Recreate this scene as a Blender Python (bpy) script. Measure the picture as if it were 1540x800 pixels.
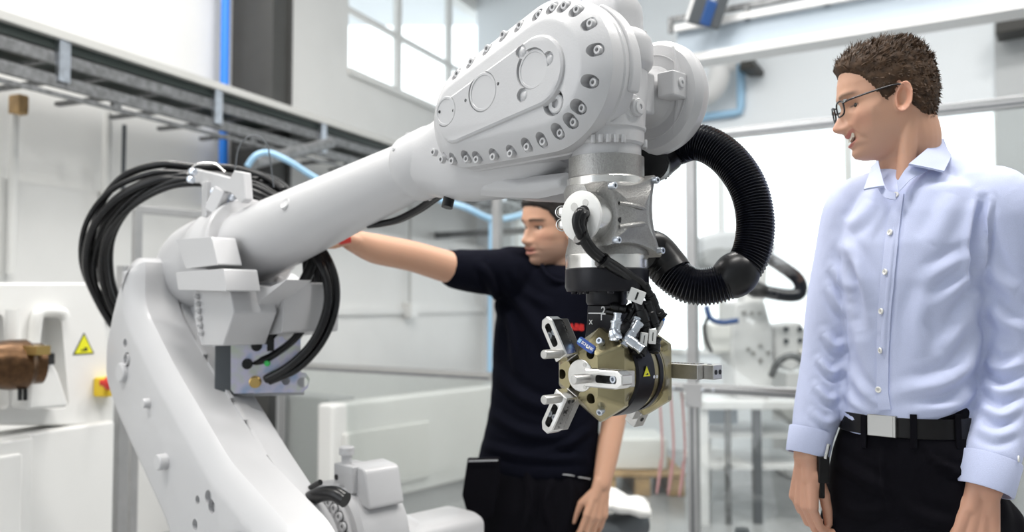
import bpy, bmesh, math, random
import numpy as np
from mathutils import Matrix, Vector
from mathutils.bvhtree import BVHTree
from mathutils import noise as mnoise

for _o in list(bpy.data.objects): bpy.data.objects.remove(_o)
scene = bpy.context.scene
COL = scene.collection
random.seed(7); rng = np.random.default_rng(7)
PI = math.pi

# ------------------------------------------------------------------ camera
FPX = 1300.0
PITCH = math.atan(57/1300)
CAM = np.array([0, 0, 1.39])
cd = bpy.data.cameras.new('camera'); cam = bpy.data.objects.new('camera', cd); COL.objects.link(cam)
cam.location = CAM; cam.rotation_euler = (PI/2 + PITCH, 0, 0)
cd.sensor_width = 36; cd.lens = FPX/1540*36
cd.clip_start = 0.05; cd.clip_end = 200
cd.dof.use_dof = True; cd.dof.focus_distance = 1.50; cd.dof.aperture_fstop = 2.7
scene.camera = cam

# ------------------------------------------------------------------ light
scene.view_settings.view_transform = 'Standard'
scene.view_settings.look = 'None'
scene.view_settings.exposure = 0.36
scene.view_settings.gamma = 1.0
scene.view_settings.use_curve_mapping = False
scene.cycles.use_denoising = True
scene.cycles.max_bounces = 10
scene.cycles.sample_clamp_indirect = 6
wd = bpy.data.worlds.new('daylight'); scene.world = wd; wd.use_nodes = True
bgn = wd.node_tree.nodes['Background']; bgn.inputs[0].default_value = (0.93, 0.965, 1.0, 1); bgn.inputs[1].default_value = 2.0

# ------------------------------------------------------------------ projection helpers
CF = np.array([0, math.cos(PITCH), math.sin(PITCH)]); CU = np.array([0, -math.sin(PITCH), math.cos(PITCH)]); CR = np.array([1., 0, 0])
def ray(x, y): return CF + CR*(x-770)/FPX - CU*(y-400)/FPX
def P(x, y, d): return CAM + ray(x, y)*d
def on_plane(x, y, p0, nrm):
    r = ray(x, y); nrm = np.array(nrm, float); t = ((np.array(p0)-CAM)@nrm)/(r@nrm); return CAM + r*t
def nrmz(v): v = np.array(v, float); return v/np.linalg.norm(v)

# ------------------------------------------------------------------ materials
MATS = {}
def mat(name, col, rough=0.5, metal=0.0, noise=None, bump=None, spec=0.5, coat=0.0, emit=None, alpha=None, nscale=8, sub=0.0, aniso=None):
    """noise=(amount, scale) varies the colour; bump=(strength, scale) gives fine relief"""
    m = bpy.data.materials.new(name); m.use_nodes = True; nt = m.node_tree; N = nt.nodes; Lk = nt.links
    b = N['Principled BSDF']
    b.inputs['Base Color'].default_value = (*col, 1); b.inputs['Roughness'].default_value = rough; b.inputs['Metallic'].default_value = metal
    b.inputs['Specular IOR Level'].default_value = spec; b.inputs['Coat Weight'].default_value = coat
    if sub:
        b.inputs['Subsurface Weight'].default_value = sub; b.inputs['Subsurface Radius'].default_value = (0.012, 0.005, 0.003); b.inputs['Subsurface Scale'].default_value = 1.0
    tc = N.new('ShaderNodeTexCoord')
    if noise:
        nz = N.new('ShaderNodeTexNoise'); nz.inputs['Scale'].default_value = noise[1]; nz.inputs['Detail'].default_value = 4
        Lk.new(tc.outputs['Object'], nz.inputs['Vector'])
        rp = N.new('ShaderNodeValToRGB'); a = noise[0]
        rp.color_ramp.elements[0].color = (*[c*(1-a) for c in col], 1); rp.color_ramp.elements[1].color = (*[min(1, c*(1+a)) for c in col], 1)
        rp.color_ramp.elements[0].position = 0.3; rp.color_ramp.elements[1].position = 0.7
        Lk.new(nz.outputs['Fac'], rp.inputs['Fac']); Lk.new(rp.outputs['Color'], b.inputs['Base Color'])
    if bump:
        nb = N.new('ShaderNodeTexNoise'); nb.inputs['Scale'].default_value = bump[1]; nb.inputs['Detail'].default_value = 3
        Lk.new(tc.outputs['Object'], nb.inputs['Vector'])
        bp = N.new('ShaderNodeBump'); bp.inputs['Strength'].default_value = bump[0]; bp.inputs['Distance'].default_value = 0.002
        Lk.new(nb.outputs['Fac'], bp.inputs['Height']); Lk.new(bp.outputs['Normal'], b.inputs['Normal'])
    if emit:
        b.inputs['Emission Color'].default_value = (*emit[0], 1); b.inputs['Emission Strength'].default_value = emit[1]
    MATS[name] = m; return m
def glass_mat(name, tint=(0.97, 0.985, 0.98), gloss=0.08, rough=0.0):
    m = bpy.data.materials.new(name); m.use_nodes = True; nt = m.node_tree; N = nt.nodes; Lk = nt.links
    N.remove(N['Principled BSDF']); out = N['Material Output']
    t = N.new('ShaderNodeBsdfTransparent'); t.inputs[0].default_value = (*tint, 1)
    g = N.new('ShaderNodeBsdfGlossy'); g.inputs['Roughness'].default_value = rough
    mx = N.new('ShaderNodeMixShader'); mx.inputs[0].default_value = gloss
    Lk.new(t.outputs[0], mx.inputs[1]); Lk.new(g.outputs[0], mx.inputs[2]); Lk.new(mx.outputs[0], out.inputs[0])
    MATS[name] = m; return m

# ------------------------------------------------------------------ geometry collector
class G:
    def __init__(s): s.v = []; s.f = []
    def add(s, vs, fs, M=None):
        o = len(s.v)
        if M is not None:
            A = np.array(M); vs = np.asarray(vs, float); vs = vs@A[:3, :3].T + A[:3, 3]
        s.v.extend([tuple(map(float, p)) for p in vs]); s.f.extend([tuple(i+o for i in f) for f in fs]); return s
    def box(s, c, size, M=None):
        x, y, z = [q/2 for q in size]
        vs = [(c[0]+i*x, c[1]+j*y, c[2]+k*z) for k in (-1, 1) for j in (-1, 1) for i in (-1, 1)]
        return s.add(vs, [(0,2,3,1),(4,5,7,6),(0,1,5,4),(2,6,7,3),(0,4,6,2),(1,3,7,5)], M)
    def rings(s, rs, M=None, cap0=True, cap1=True, closed=False):
        n = len(rs[0]); vs = [p for r in rs for p in r]; fs = []
        m = len(rs)
        for i in range(m if closed else m-1):
            a, b = i*n, ((i+1) % m)*n
            for j in range(n):
                k = (j+1) % n; fs.append((a+j, a+k, b+k, b+j))
        if not closed:
            if cap0: fs.append(tuple(range(n-1, -1, -1)))
            if cap1: fs.append(tuple(range((m-1)*n, m*n)))
        return s.add(vs, fs, M)
    def lathe(s, prof, M=None, n=40, cap0=True, cap1=True):
        """profile of (radius, z), axis +z"""
        rs = [[(r*math.cos(2*PI*j/n), r*math.sin(2*PI*j/n), z) for j in range(n)] for r, z in prof]
        return s.rings(rs, M, cap0, cap1)
    def cyl(s, p0, p1, r, r1=None, n=20):
        p0 = np.array(p0, float); p1 = np.array(p1, float); d = p1-p0; L = np.linalg.norm(d)
        return s.lathe([(r, 0), (r if r1 is None else r1, L)], frame(p0, d), n)
    def tube(s, pts, r, n=12, M=None):
        pts = np.array(pts, float); m = len(pts); rr = np.broadcast_to(np.asarray(r, float), (m,))
        T = np.gradient(pts, axis=0); T /= np.linalg.norm(T, axis=1)[:, None]+1e-12
        up = np.array([0, 0, 1.]) if abs(T[0][2]) < .9 else np.array([1., 0, 0])
        nx = np.cross(up, T[0]); nx /= np.linalg.norm(nx); rs = []
        for i in range(m):
            nx = nx - T[i]*(nx@T[i]); nx /= np.linalg.norm(nx); ny = np.cross(T[i], nx)
            rs.append([pts[i]+rr[i]*(nx*math.cos(2*PI*j/n)+ny*math.sin(2*PI*j/n)) for j in range(n)])
        return s.rings(rs, M)
    def prism(s, layers, M=None, cap0=True, cap1=True):
        """layers: list of (outline2d, h): outline in local xy, h along local z; equal vertex counts"""
        return s.rings([[(p[0], p[1], h) for p in o] for o, h in layers], M, cap0, cap1)
    def sphere(s, c, r, n=16, M=None):
        r = np.broadcast_to(np.asarray(r, float), (3,))
        rs = []
        for i in range(1, n//2):
            t = PI*i/(n//2)
            rs.append([(c[0]+r[0]*math.sin(t)*math.cos(2*PI*j/n), c[1]+r[1]*math.sin(t)*math.sin(2*PI*j/n), c[2]-r[2]*math.cos(t)) for j in range(n)])
        return s.rings(rs, M)
def frame(o, z, x=None):
    z = nrmz(z)
    if x is None: x = (0, 0, 1) if abs(z[2]) < .9 else (1, 0, 0)
    x = np.array(x, float); x = x - z*(x@z); x = nrmz(x); y = np.cross(z, x)
    M = np.eye(4); M[:3, 0] = x; M[:3, 1] = y; M[:3, 2] = z; M[:3, 3] = o; return M
def spline(pts, n=12):
    """Catmull-Rom through the points"""
    pts = [np.array(p, float) for p in pts]; pts = [2*pts[0]-pts[1]]+pts+[2*pts[-1]-pts[-2]]; out = []
    for i in range(1, len(pts)-2):
        a, b, c, d = pts[i-1:i+3]
        for k in range(n):
            t = k/n; out.append(.5*((2*b)+(-a+c)*t+(2*a-5*b+4*c-d)*t*t+(-a+3*b-3*c+d)*t**3))
    out.append(pts[-2]); return np.array(out)
def circle(c, r, n=24, a0=0, a1=2*PI): return [(c[0]+r*math.cos(a0+(a1-a0)*i/n), c[1]+r*math.sin(a0+(a1-a0)*i/n)) for i in range(n)]
def resample(poly, n):
    """closed polygon resampled to n points by arc length"""
    p = np.array(poly, float); q = np.vstack([p, p[:1]]); d = np.r_[0, np.cumsum(np.linalg.norm(np.diff(q, axis=0), axis=1))]
    t = np.linspace(0, d[-1], n, endpoint=False); return np.c_[np.interp(t, d, q[:, 0]), np.interp(t, d, q[:, 1])]
def inset(poly, k):
    """offset a polygon (counter-clockwise) inward by k with mitred corners"""
    p = np.array(poly, float); n = len(p); out = []
    for i in range(n):
        e0 = p[i]-p[i-1]; e1 = p[(i+1) % n]-p[i]; e0 = e0/(np.linalg.norm(e0)+1e-12); e1 = e1/(np.linalg.norm(e1)+1e-12)
        n0 = np.array([-e0[1], e0[0]]); n1 = np.array([-e1[1], e1[0]]); m = n0+n1; L = m@m
        out.append(p[i]+m*(2*k/max(L, .8)))
    return np.array(out)
def roundpoly(poly, r, n=5):
    p = [np.array(q, float) for q in poly]; out = []; m = len(p)
    for i in range(m):
        a, b, c = p[i-1], p[i], p[(i+1) % m]; u = nrmz(a-b); v = nrmz(c-b); rr = r[i] if hasattr(r, '__len__') else r
        k = min(rr, .45*np.linalg.norm(a-b), .45*np.linalg.norm(c-b)); s, e = b+u*k, b+v*k
        for j in range(n+1):
            t = j/n; out.append((1-t)**2*s+2*t*(1-t)*b+t*t*e)
    return np.array(out)

def ccw(p):
    p = np.array(p); a = np.sum(p[:, 0]*np.roll(p[:, 1], -1)-np.roll(p[:, 0], -1)*p[:, 1]); return p if a > 0 else p[::-1]
# ------------------------------------------------------------------ objects
WM = {}
def _link(o, parent, M):
    COL.objects.link(o); WM[o] = Matrix(M); o.matrix_world = WM[o]
    if parent is not None:
        o.parent = parent; o.matrix_parent_inverse = WM[parent].inverted(); o.matrix_basis = WM[o]
    return o
def smooth(me, ang=35):
    me.shade_smooth()
    if ang < 180: me.set_sharp_from_angle(angle=math.radians(ang))
def mesh_of(name, g, m, ang=35):
    me = bpy.data.meshes.new(name); me.from_pydata(g.v, [], g.f); me.update()
    bm = bmesh.new(); bm.from_mesh(me); bmesh.ops.recalc_face_normals(bm, faces=bm.faces); bm.to_mesh(me); bm.free()
    if m is not None: me.materials.append(MATS[m] if isinstance(m, str) else m)
    smooth(me, ang); return me
def put(name, me, M, parent=None):
    return _link(bpy.data.objects.new(name, me), parent, M)
def obj(name, g, m, parent=None, bevel=0, seg=2, ang=35, subsurf=0):
    vs = np.array(g.v); lo, hi = vs.min(0), vs.max(0); c = np.array([(lo[0]+hi[0])/2, (lo[1]+hi[1])/2, lo[2]])
    h = G(); h.v = [tuple(p) for p in vs-c]; h.f = g.f
    o = put(name, mesh_of(name, h, m, ang), Matrix.Translation(c), parent)
    if bevel:
        b = o.modifiers.new('bevel', 'BEVEL'); b.width = bevel; b.segments = seg; b.limit_method = 'ANGLE'; b.angle_limit = math.radians(40); b.harden_normals = True
    if subsurf:
        b = o.modifiers.new('subsurf', 'SUBSURF'); b.levels = subsurf; b.render_levels = subsurf
    return o
def thing(name, loc, label, cat, group=None, kind=None):
    o = bpy.data.objects.new(name, None); o.empty_display_size = .1; _link(o, None, Matrix.Translation(loc))
    return tag(o, label, cat, group, kind)
def tag(o, label, cat, group=None, kind=None):
    o['label'] = label; o['category'] = cat
    if group: o['group'] = group
    if kind: o['kind'] = kind
    return o
def struct(o, label=None, cat=None):
    o['kind'] = 'structure'
    if label: o['label'] = label
    if cat: o['category'] = cat
    return o
def evaluated(o):
    """apply the modifiers of o and return the mesh"""
    bpy.context.view_layer.update(); dg = bpy.context.evaluated_depsgraph_get()
    return bpy.data.meshes.new_from_object(o.evaluated_get(dg))
def apply_mods(o):
    me = evaluated(o); old = o.data; o.modifiers.clear(); o.data = me; return o
def cut(o, cutter_g):
    """boolean difference, applied"""
    c = obj('cutter', cutter_g, None); b = o.modifiers.new('cut', 'BOOLEAN'); b.object = c; b.operation = 'DIFFERENCE'; b.solver = 'EXACT'; b.use_self = True
    apply_mods(o); bpy.data.objects.remove(c); o.data.update(); smooth(o.data, 32); return o
def text_geo(s, size, M, depth=0.001, bold=True):
    """the outlines of a word as solid letters; local x along the line, y up"""
    cu = bpy.data.curves.new('txt', 'FONT'); cu.body = s; cu.size = size; cu.extrude = depth; cu.align_x = 'CENTER'; cu.align_y = 'CENTER'
    if bold: cu.offset = size*.018
    o = bpy.data.objects.new('txt', cu); COL.objects.link(o); me = evaluated(o)
    vs = [tuple(v.co) for v in me.vertices]; fs = [tuple(p.vertices) for p in me.polygons]
    bpy.data.objects.remove(o); g = G(); g.add(vs, fs, M); return g
# ------------------------------------------------------------------ palette
mat('robot_paint', (0.555, 0.555, 0.565), 0.38, bump=(0.12, 260), coat=0.15)
mat('robot_paint_smooth', (0.58, 0.58, 0.59), 0.3, coat=0.15)
mat('cast_metal', (0.36, 0.355, 0.345), 0.38, 0.8, noise=(.10, 300), bump=(.45, 420))
mat('bright_steel', (0.72, 0.71, 0.69), 0.25, 1.0, noise=(.06, 40))
mat('zinc', (0.62, 0.66, 0.72), 0.3, 0.95, noise=(.2, 25))
mat('jaw_steel', (0.55, 0.54, 0.52), 0.36, 0.9, noise=(.1, 60))
mat('tan_anodised', (0.36, 0.315, 0.185), 0.27, 0.85, noise=(.08, 30))
mat('black_anodised', (0.009, 0.009, 0.013), 0.3, 0.1, spec=.3)
mat('black_rubber', (0.006, 0.006, 0.007), 0.33, spec=.35)
mat('hose_black', (0.006, 0.007, 0.012), 0.25)
mat('cable_black', (0.005, 0.005, 0.006), 0.28, spec=.4)
mat('dark_hole', (0.01, 0.01, 0.011), 0.6)
mat('white_plastic', (0.80, 0.80, 0.78), 0.35)
mat('white_print', (0.85, 0.85, 0.85), 0.5)
mat('cream_panel', (0.76, 0.76, 0.735), 0.5)
mat('wall_white', (0.80, 0.80, 0.785), 0.6, noise=(.02, 3))
mat('wall_grey', (0.52, 0.54, 0.55), 0.6)
mat('wall_blue_white', (0.83, 0.87, 0.90), 0.6)
mat('floor_concrete', (0.36, 0.365, 0.37), 0.22, noise=(.16, 2.2), bump=(.05, 60))
mat('column_dark', (0.052, 0.052, 0.05), 0.55, noise=(.1, 5))
mat('galvanised', (0.20, 0.205, 0.21), 0.5, 0.5, noise=(.35, 30))
mat('dark_green', (0.02, 0.032, 0.028), 0.5)
mat('ledge', (0.55, 0.55, 0.53), 0.5)
mat('aluminium', (0.45, 0.45, 0.455), 0.38, 0.7, noise=(.05, 15))
mat('blue_paint', (0.02, 0.20, 0.72), 0.4)
mat('blue_hose', (0.36, 0.60, 0.82), 0.4)
mat('beam_grey', (0.42, 0.49, 0.56), 0.5)
mat('red_paint', (0.65, 0.03, 0.02), 0.35)
mat('yellow_paint', (0.85, 0.60, 0.02), 0.4)
mat('sign_yellow', (0.82, 0.80, 0.02), 0.45)
mat('sign_black', (0.015, 0.015, 0.012), 0.5)
mat('brass', (0.55, 0.38, 0.14), 0.3, 0.9)
mat('bronze', (0.11, 0.06, 0.03), 0.32, 0.8, noise=(.4, 40))
mat('wood', (0.40, 0.26, 0.12), 0.6, noise=(.3, 12))
mat('blue_label', (0.01, 0.06, 0.32), 0.35)
mat('green_tape', (0.05, 0.55, 0.12), 0.4)
mat('frame_dark', (0.10, 0.11, 0.12), 0.4, 0.3)
mat('grey_panel', (0.42, 0.43, 0.44), 0.5)
glass_mat('glass', gloss=.07)
glass_mat('screen_glass', tint=(0.93, 0.95, 0.94), gloss=.20, rough=.08)
def iridescent():
    m = mat('iridescent_zinc', (0.55, 0.60, 0.68), 0.32, 0.75); nt = m.node_tree; N = nt.nodes; Lk = nt.links
    tc = N.new('ShaderNodeTexCoord'); nz = N.new('ShaderNodeTexNoise'); nz.inputs['Scale'].default_value = 22; nz.inputs['Detail'].default_value = 2
    rp = N.new('ShaderNodeValToRGB'); e = rp.color_ramp.elements
    e[0].position = .3; e[0].color = (.36, .46, .66, 1); e[1].position = .72; e[1].color = (.55, .60, .52, 1)
    k = e.new(.5); k.color = (.60, .58, .72, 1)
    Lk.new(tc.outputs['Object'], nz.inputs['Vector']); Lk.new(nz.outputs['Fac'], rp.inputs['Fac']); Lk.new(rp.outputs['Color'], N['Principled BSDF'].inputs['Base Color'])
iridescent()
# ------------------------------------------------------------------ hall
UPZ = np.array([0, 0, 1.])
DW = nrmz([.395, .919, 0]); NW = np.array([DW[1], -DW[0], 0]); QW = np.array([-2.62, 4.40, 0])        # left wall: along, inward, a point
DF = nrmz([.84, -.545, 0]); NF = np.array([DF[1], -DF[0], 0]); QF = np.array([.86, 4.12, 0])          # fence line: along (to the right), towards camera
class Frame2:
    """a vertical plane: t along, z up, o outwards"""
    def __init__(s, q, d, n): s.q, s.d, s.n = q, d, n
    def at(s, x, y, o=0.): w = on_plane(x, y, s.q+s.n*o, s.n)-s.q; return w@s.d, w[2]
    def p(s, t, z, o=0.): return s.q+s.d*t+UPZ*z+s.n*o
    def box(s, g, t0, t1, z0, z1, o0, o1):
        return g.rings([[s.p(t0, z0, o0), s.p(t1, z0, o0), s.p(t1, z0, o1), s.p(t0, z0, o1)], [s.p(t0, z1, o0), s.p(t1, z1, o0), s.p(t1, z1, o1), s.p(t0, z1, o1)]])
    def bar(s, name, x0, y0, x1, y1, o0, o1, m, parent=None, th=None, **k):
        """box between two pixels (opposite corners) seen on the plane at offset o1; th: replace height by metres centred"""
        t0, z0 = s.at(x0, y0, o1); t1, z1 = s.at(x1, y1, o1)
        if th: zc = (z0+z1)/2; z0, z1 = zc-th/2, zc+th/2
        return obj(name, s.box(G(), min(t0, t1), max(t0, t1), min(z0, z1), max(z0, z1), o0, o1), m, parent, **k)
LW = Frame2(QW, DW, NW); FE = Frame2(QF, DF, NF)
QB = QF-NF*3.9; BK = Frame2(QB, DF, NF)                                     # back wall, parallel to the fence
g = G(); g.box((0, 5, -.05), (26, 22, .1)); struct(obj('floor', g, 'floor_concrete'))
HZ = 5.2
# left wall with its window opening
tA, zA = LW.at(523, 112); tB, _ = LW.at(800, 60); zB = 4.75
wall_l = G()
LW.box(wall_l, -4, tA, 0, HZ, -.25, 0); LW.box(wall_l, tA, tB, 0, zA, -.25, 0); LW.box(wall_l, tA, tB, zB, HZ, -.25, 0); LW.box(wall_l, tB, 9, 0, HZ, -.25, 0)
struct(obj('wall_left', wall_l, 'wall_white'))
win = struct(thing('window_1', LW.p((tA+tB)/2, zA), 'upper daylight window with white mullions in the left wall', 'window'))
fr = G(); LW.box(fr, tA, tB, zA, zA+.06, -.16, .03); obj('window_sill', fr, 'white_plastic', win)
fr = G(); LW.box(fr, tA, tB, zB-.06, zB, -.16, -.04); obj('window_head', fr, 'white_plastic', win)
tm = [LW.at(x, 60)[0] for x in (523, 604, 680, 742, 800)]
zr = LW.at(560, 30)[1]
rows = [zA+.06, zr, zB-.06]
for k, t in enumerate(tm):
    fr = G(); LW.box(fr, t-.04, t+.04, zA, zB, -.07, -.02); obj('mullion', fr, 'white_plastic', win)
for k in range(len(tm)-1):
    fr = G(); LW.box(fr, tm[k]+.04, tm[k+1]-.04, zr-.025, zr+.025, -.07, -.025); obj('transom', fr, 'white_plastic', win)
    for r in range(2):
        fr = G(); LW.box(fr, tm[k]+.04, tm[k+1]-.04, rows[r]+(.03 if r else 0), rows[r+1]-(.03 if not r else 0), -.05, -.045); obj('pane', fr, 'glass', win)
# back wall: blank band above, wide glazing below, low wall
def bz(x, y, o=0): return BK.at(x, y, o)
tl = -(QB-QW)@NW/(DF@NW) if False else float(((QW-QB)@NW)/(DF@NW)); t_edge = bz(1497, 100)[0]
zg1 = bz(1300, 176)[1]; zg0 = .95
bw = G(); BK.box(bw, tl, t_edge, zg1, HZ, -.2, 0); BK.box(bw, tl, t_edge, 0, zg0, -.2, 0); BK.box(bw, tl, bz(770, 300)[0], zg0, zg1, -.2, 0)
struct(obj('wall_back', bw, 'wall_blue_white'))
bw = G(); BK.box(bw, t_edge, t_edge+6, 0, HZ, -.2, .06); struct(obj('wall_back_grey', bw, 'wall_grey'))
win2 = struct(thing('window_2', BK.p(bz(1150, 300)[0], zg0), 'wide overexposed glazing behind the safety fence', 'window'))
tg0 = bz(770, 300)[0]; tgs = np.linspace(tg0, t_edge, 5)
for k in range(4):
    fr = G(); BK.box(fr, tgs[k]+.02, tgs[k+1]-.02, zg0, zg1, -.11, -.10); obj('pane', fr, 'glass', win2)
for k in range(5):
    fr = G(); BK.box(fr, tgs[k]-.025, tgs[k]+.025, zg0, zg1, -.14, -.06); obj('mullion', fr, 'white_plastic', win2)
fr = G(); BK.box(fr, tg0, t_edge, zg0-.03, zg0, -.16, .04); obj('window_sill', fr, 'white_plastic', win2)
g = G(); g.box((0, -4.6, HZ/2), (14, .2, HZ)); struct(obj('wall_front', g, 'wall_grey'))
g = G(); g.box((5.6, 2, HZ/2), (.2, 13, HZ)); struct(obj('wall_right', g, 'wall_grey'))
# ceiling with roof purlins
g = G(); g.box((0, 3.2, HZ+.05), (14, 17, .1)); struct(obj('ceiling', g, 'wall_blue_white'))
# ceiling lamps: long luminaires with their own area light
k = 0
for yy in (.9, 3.7):
    for xx in (-2.4, .1, 2.6):
        lt = thing('ceiling_lamp', (xx, yy, HZ-.12), 'white linear ceiling lamp above the cell', 'lamp', 'linear lamps under the hall ceiling')
        g = G(); g.box((xx, yy, HZ-.06), (1.6, .34, .10)); obj('lamp_body', g, 'white_plastic', lt, bevel=.01)
        al = bpy.data.lights.new('lamp_tube', 'AREA'); al.shape = 'RECTANGLE'; al.size = 1.5; al.size_y = .28; al.energy = 72; al.color = (1, .97, .93)
        lo = bpy.data.objects.new('lamp_tube', al); _link(lo, lt, Matrix.Translation((xx, yy, HZ-.118)))
# dark steel column with blue riser pipe
tc0, _ = LW.at(350, 100, .02); tc1, _ = LW.at(440, 100, .36)
col = thing('steel_column', LW.p((tc0+tc1)/2, 0, .2), 'dark grey steel column against the left wall behind the cable tray', 'column')
g = G(); LW.box(g, tc0, tc0+.03, 0, HZ, .01, .36); obj('column_flange', g, 'column_dark', col)
g = G(); LW.box(g, tc0+.03, tc1-.03, 0, HZ, .15, .34); obj('column_web', g, 'column_dark', col)
g = G(); LW.box(g, tc1-.03, tc1, 0, HZ, .01, .36); obj('column_flange', g, 'column_dark', col)
t0 = LW.at(338, 100, .10)[0]; g = G(); g.cyl(LW.p(t0, 1.2, .10), LW.p(t0, HZ, .10), .030); tag(obj('riser_pipe', g, 'blue_paint'), 'bright blue vertical pipe beside the dark column', 'pipe')
# lower wall step, conduits
tS = LW.at(350, 240)[0]
g = G(); LW.box(g, -4, 9, 0, 2.02, .0, .10); struct(obj('trim_1', g, 'wall_white'))
g = G(); LW.box(g, -4, 9, 1.30, 1.36, .10, .13); struct(obj('trim_2', g, 'wall_white'))
def conduit(x, y0, y1, r, m, label, o=.14, box=None):
    t, z0 = LW.at(x, y0, o); _, z1 = LW.at(x, y1, o); c = thing('wall_conduit', LW.p(t, min(z0, z1), o), label, 'conduit', 'conduits on the left wall')
    g = G(); g.cyl(LW.p(t, z0, o), LW.p(t, z1, o), r, n=12); obj('conduit_pipe', g, m, c)
    if box:
        g = G(); tb, zb = LW.at(x, box, o); LW.box(g, tb-.07, tb+.07, zb-.08, zb+.06, .10, o+.05); obj('junction_box', g, 'white_plastic', c, bevel=.008)
    return c
c = conduit(22, 168, 412, .022, 'white_plastic', 'white vertical conduit at far left with a brown connector on top')
t, z = LW.at(28, 158, .16); g = G(); LW.box(g, t-.03, t+.03, z-.05, z+.05, .12, .2); obj('brown_connector', g, 'wood', c, bevel=.01)
conduit(162, 170, 420, .024, 'white_plastic', 'white vertical conduit left of the cable loop')
conduit(187, 188, 300, .012, 'frame_dark', 'dark thin cable dropping from the cable tray', o=.2)
conduit(617, 300, 455, .012, 'ledge', 'thin grey conduit ending in a small wall box', box=465)
# cable trays
tr = thing('cable_tray', LW.p(1.5, 2.3, .5), 'galvanised ladder cable trays running along the left wall', 'cable tray')
def rail(name, ya, yb, th, o0, o1, m, xa=0, xb=520):
    t0, z0 = LW.at(xa, ya, o1); t1, z1 = LW.at(xb, yb, o1); z = (z0+z1)/2
    g = G(); LW.box(g, -3.0, 6.5, z-th/2, z+th/2, o0, o1); return obj(name, g, m, tr), z
O2 = .62
rail('ledge_cover', 16, 194, .04, .22, .66, 'ledge')
rail('ledge_shadow_strip', 31, 208, .05, .22, O2, 'dark_green')  # shadow below the ledge, put in as a dark green-black strip
_, zu = rail('upper_rail', 54, 221, .055, O2-.03, O2, 'galvanised')
rail('upper_rail', 54, 221, .055, .22, .25, 'galvanised')
_, zl = rail('lower_rail', 96, 240, .055, O2-.02, O2+.01, 'galvanised')
rail('lower_rail', 96, 240, .055, .22, .25, 'galvanised')
_, zb = rail('bottom_wire', 122, 250, .02, O2-.02, O2, 'galvanised')
for i, t in enumerate(np.arange(-2.6, 6.2, .34)):
    g = G(); LW.box(g, t-.016, t+.016, zl-.02, zl, .25, O2-.02); obj('rung', g, 'galvanised', tr)
    g = G(); LW.box(g, t-.016, t+.016, zu-.027, zu-.012, .25, O2-.03); obj('rung', g, 'galvanised', tr)
for i, t in enumerate(np.arange(-2.2, 6.2, 1.02)):
    g = G(); LW.box(g, t-.03, t+.03, zl, zu+.12, O2, O2+.025); obj('hanger', g, 'zinc', tr)
    g = G(); LW.box(g, t+.30, t+.35, zb, zl, O2-.018, O2+.004); obj('hanger', g, 'galvanised', tr)
# arm of the tray reaching out, with sagging blue hoses
A_ = P(380, 245, 4.6); B_ = P(498, 215, 5.6); g = G(); g.cyl(A_, B_, .035); tag(obj('tray_arm', g, 'galvanised'), 'grey strut below the cable tray behind the forearm', 'strut')
g = G(); g.tube(spline([P(372, 250, 4.3), P(385, 234, 4.3), P(405, 230, 4.32), P(435, 243, 4.35), P(465, 262, 4.4), P(500, 282, 4.45)], 8), .016, 8); tag(obj('air_hose', g, 'blue_hose'), 'light blue air hose looping beside the dark column', 'hose')
g = G(); g.tube(spline([P(660, 300, 6.0), P(700, 312, 6.0), P(745, 330, 6.1), P(800, 318, 6.2), P(850, 300, 6.2)], 8), .022, 8); tag(obj('air_hose', g, 'blue_hose'), 'light blue hose sagging behind the man in black', 'hose')
g = G(); g.cyl(P(742, 330, 6.5), P(740, 560, 6.5), .035); tag(obj('supply_pipe', g, 'blue_hose'), 'pale blue vertical pipe behind the man in black', 'pipe')
g = G(); BK.box(g, -6, bz(900, 300)[0], 2.05, 2.11, .9, .96); tag(obj('wall_rail', g, 'galvanised'), 'grey rail behind the man in black', 'rail')

# ------------------------------------------------------------------ safety fence with clear panels
def fz(x, y): return FE.at(x, y)
zt = fz(1090, 202)[1]; zm = fz(1100, 586)[1]
fence = thing('safety_fence', FE.p(0, 0), 'aluminium safety fence with clear panels crossing behind both men', 'fence')
posts = [fz(427, 600)[0], fz(1042, 500)[0], fz(1900, 500)[0]]
posts.insert(1, fz(748, 500)[0])
PW = .045
for k, t in enumerate(posts):
    g = G(); FE.box(g, t-PW/2, t+PW/2, 0, zt+.03 if k != 0 else zm+.02, -PW/2, PW/2)
    # T-slot grooves along the faces
    po = obj('fence_post', g, 'aluminium', fence, bevel=.003)
    g = G(); FE.box(g, t-.005, t+.005, .02, zm-.06, PW/2, PW/2+.0008); obj('post_groove', g, 'frame_dark', po)
def frail(z, t0, t1, m='aluminium'):
    g = G(); FE.box(g, t0, t1, z-PW/2, z+PW/2, -PW/2, PW/2); r = obj('fence_rail', g, m, fence, bevel=.003)
    for dz in (-.009, .009):
        g = G(); FE.box(g, t0+.02, t1-.02, z+dz-.004, z+dz+.004, PW/2, PW/2+.0008); obj('rail_groove', g, 'frame_dark' if dz < 0 else 'bright_steel', r)
for k in range(3):
    frail(zm, posts[k]+PW/2, posts[k+1]-PW/2)
    if k: frail(zt, posts[k]+PW/2, posts[k+1]-PW/2)
    frail(.10, posts[k]+PW/2, posts[k+1]-PW/2)
    g = G(); FE.box(g, posts[k]+PW/2, posts[k+1]-PW/2, .12, zm-PW/2, -.004, .0); obj('panel', g, 'screen_glass' if k == 0 else 'glass', fence)
    if k: g = G(); FE.box(g, posts[k]+PW/2, posts[k+1]-PW/2, zm+PW/2, zt-PW/2, -.004, .0); obj('panel', g, 'glass', fence)
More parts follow.
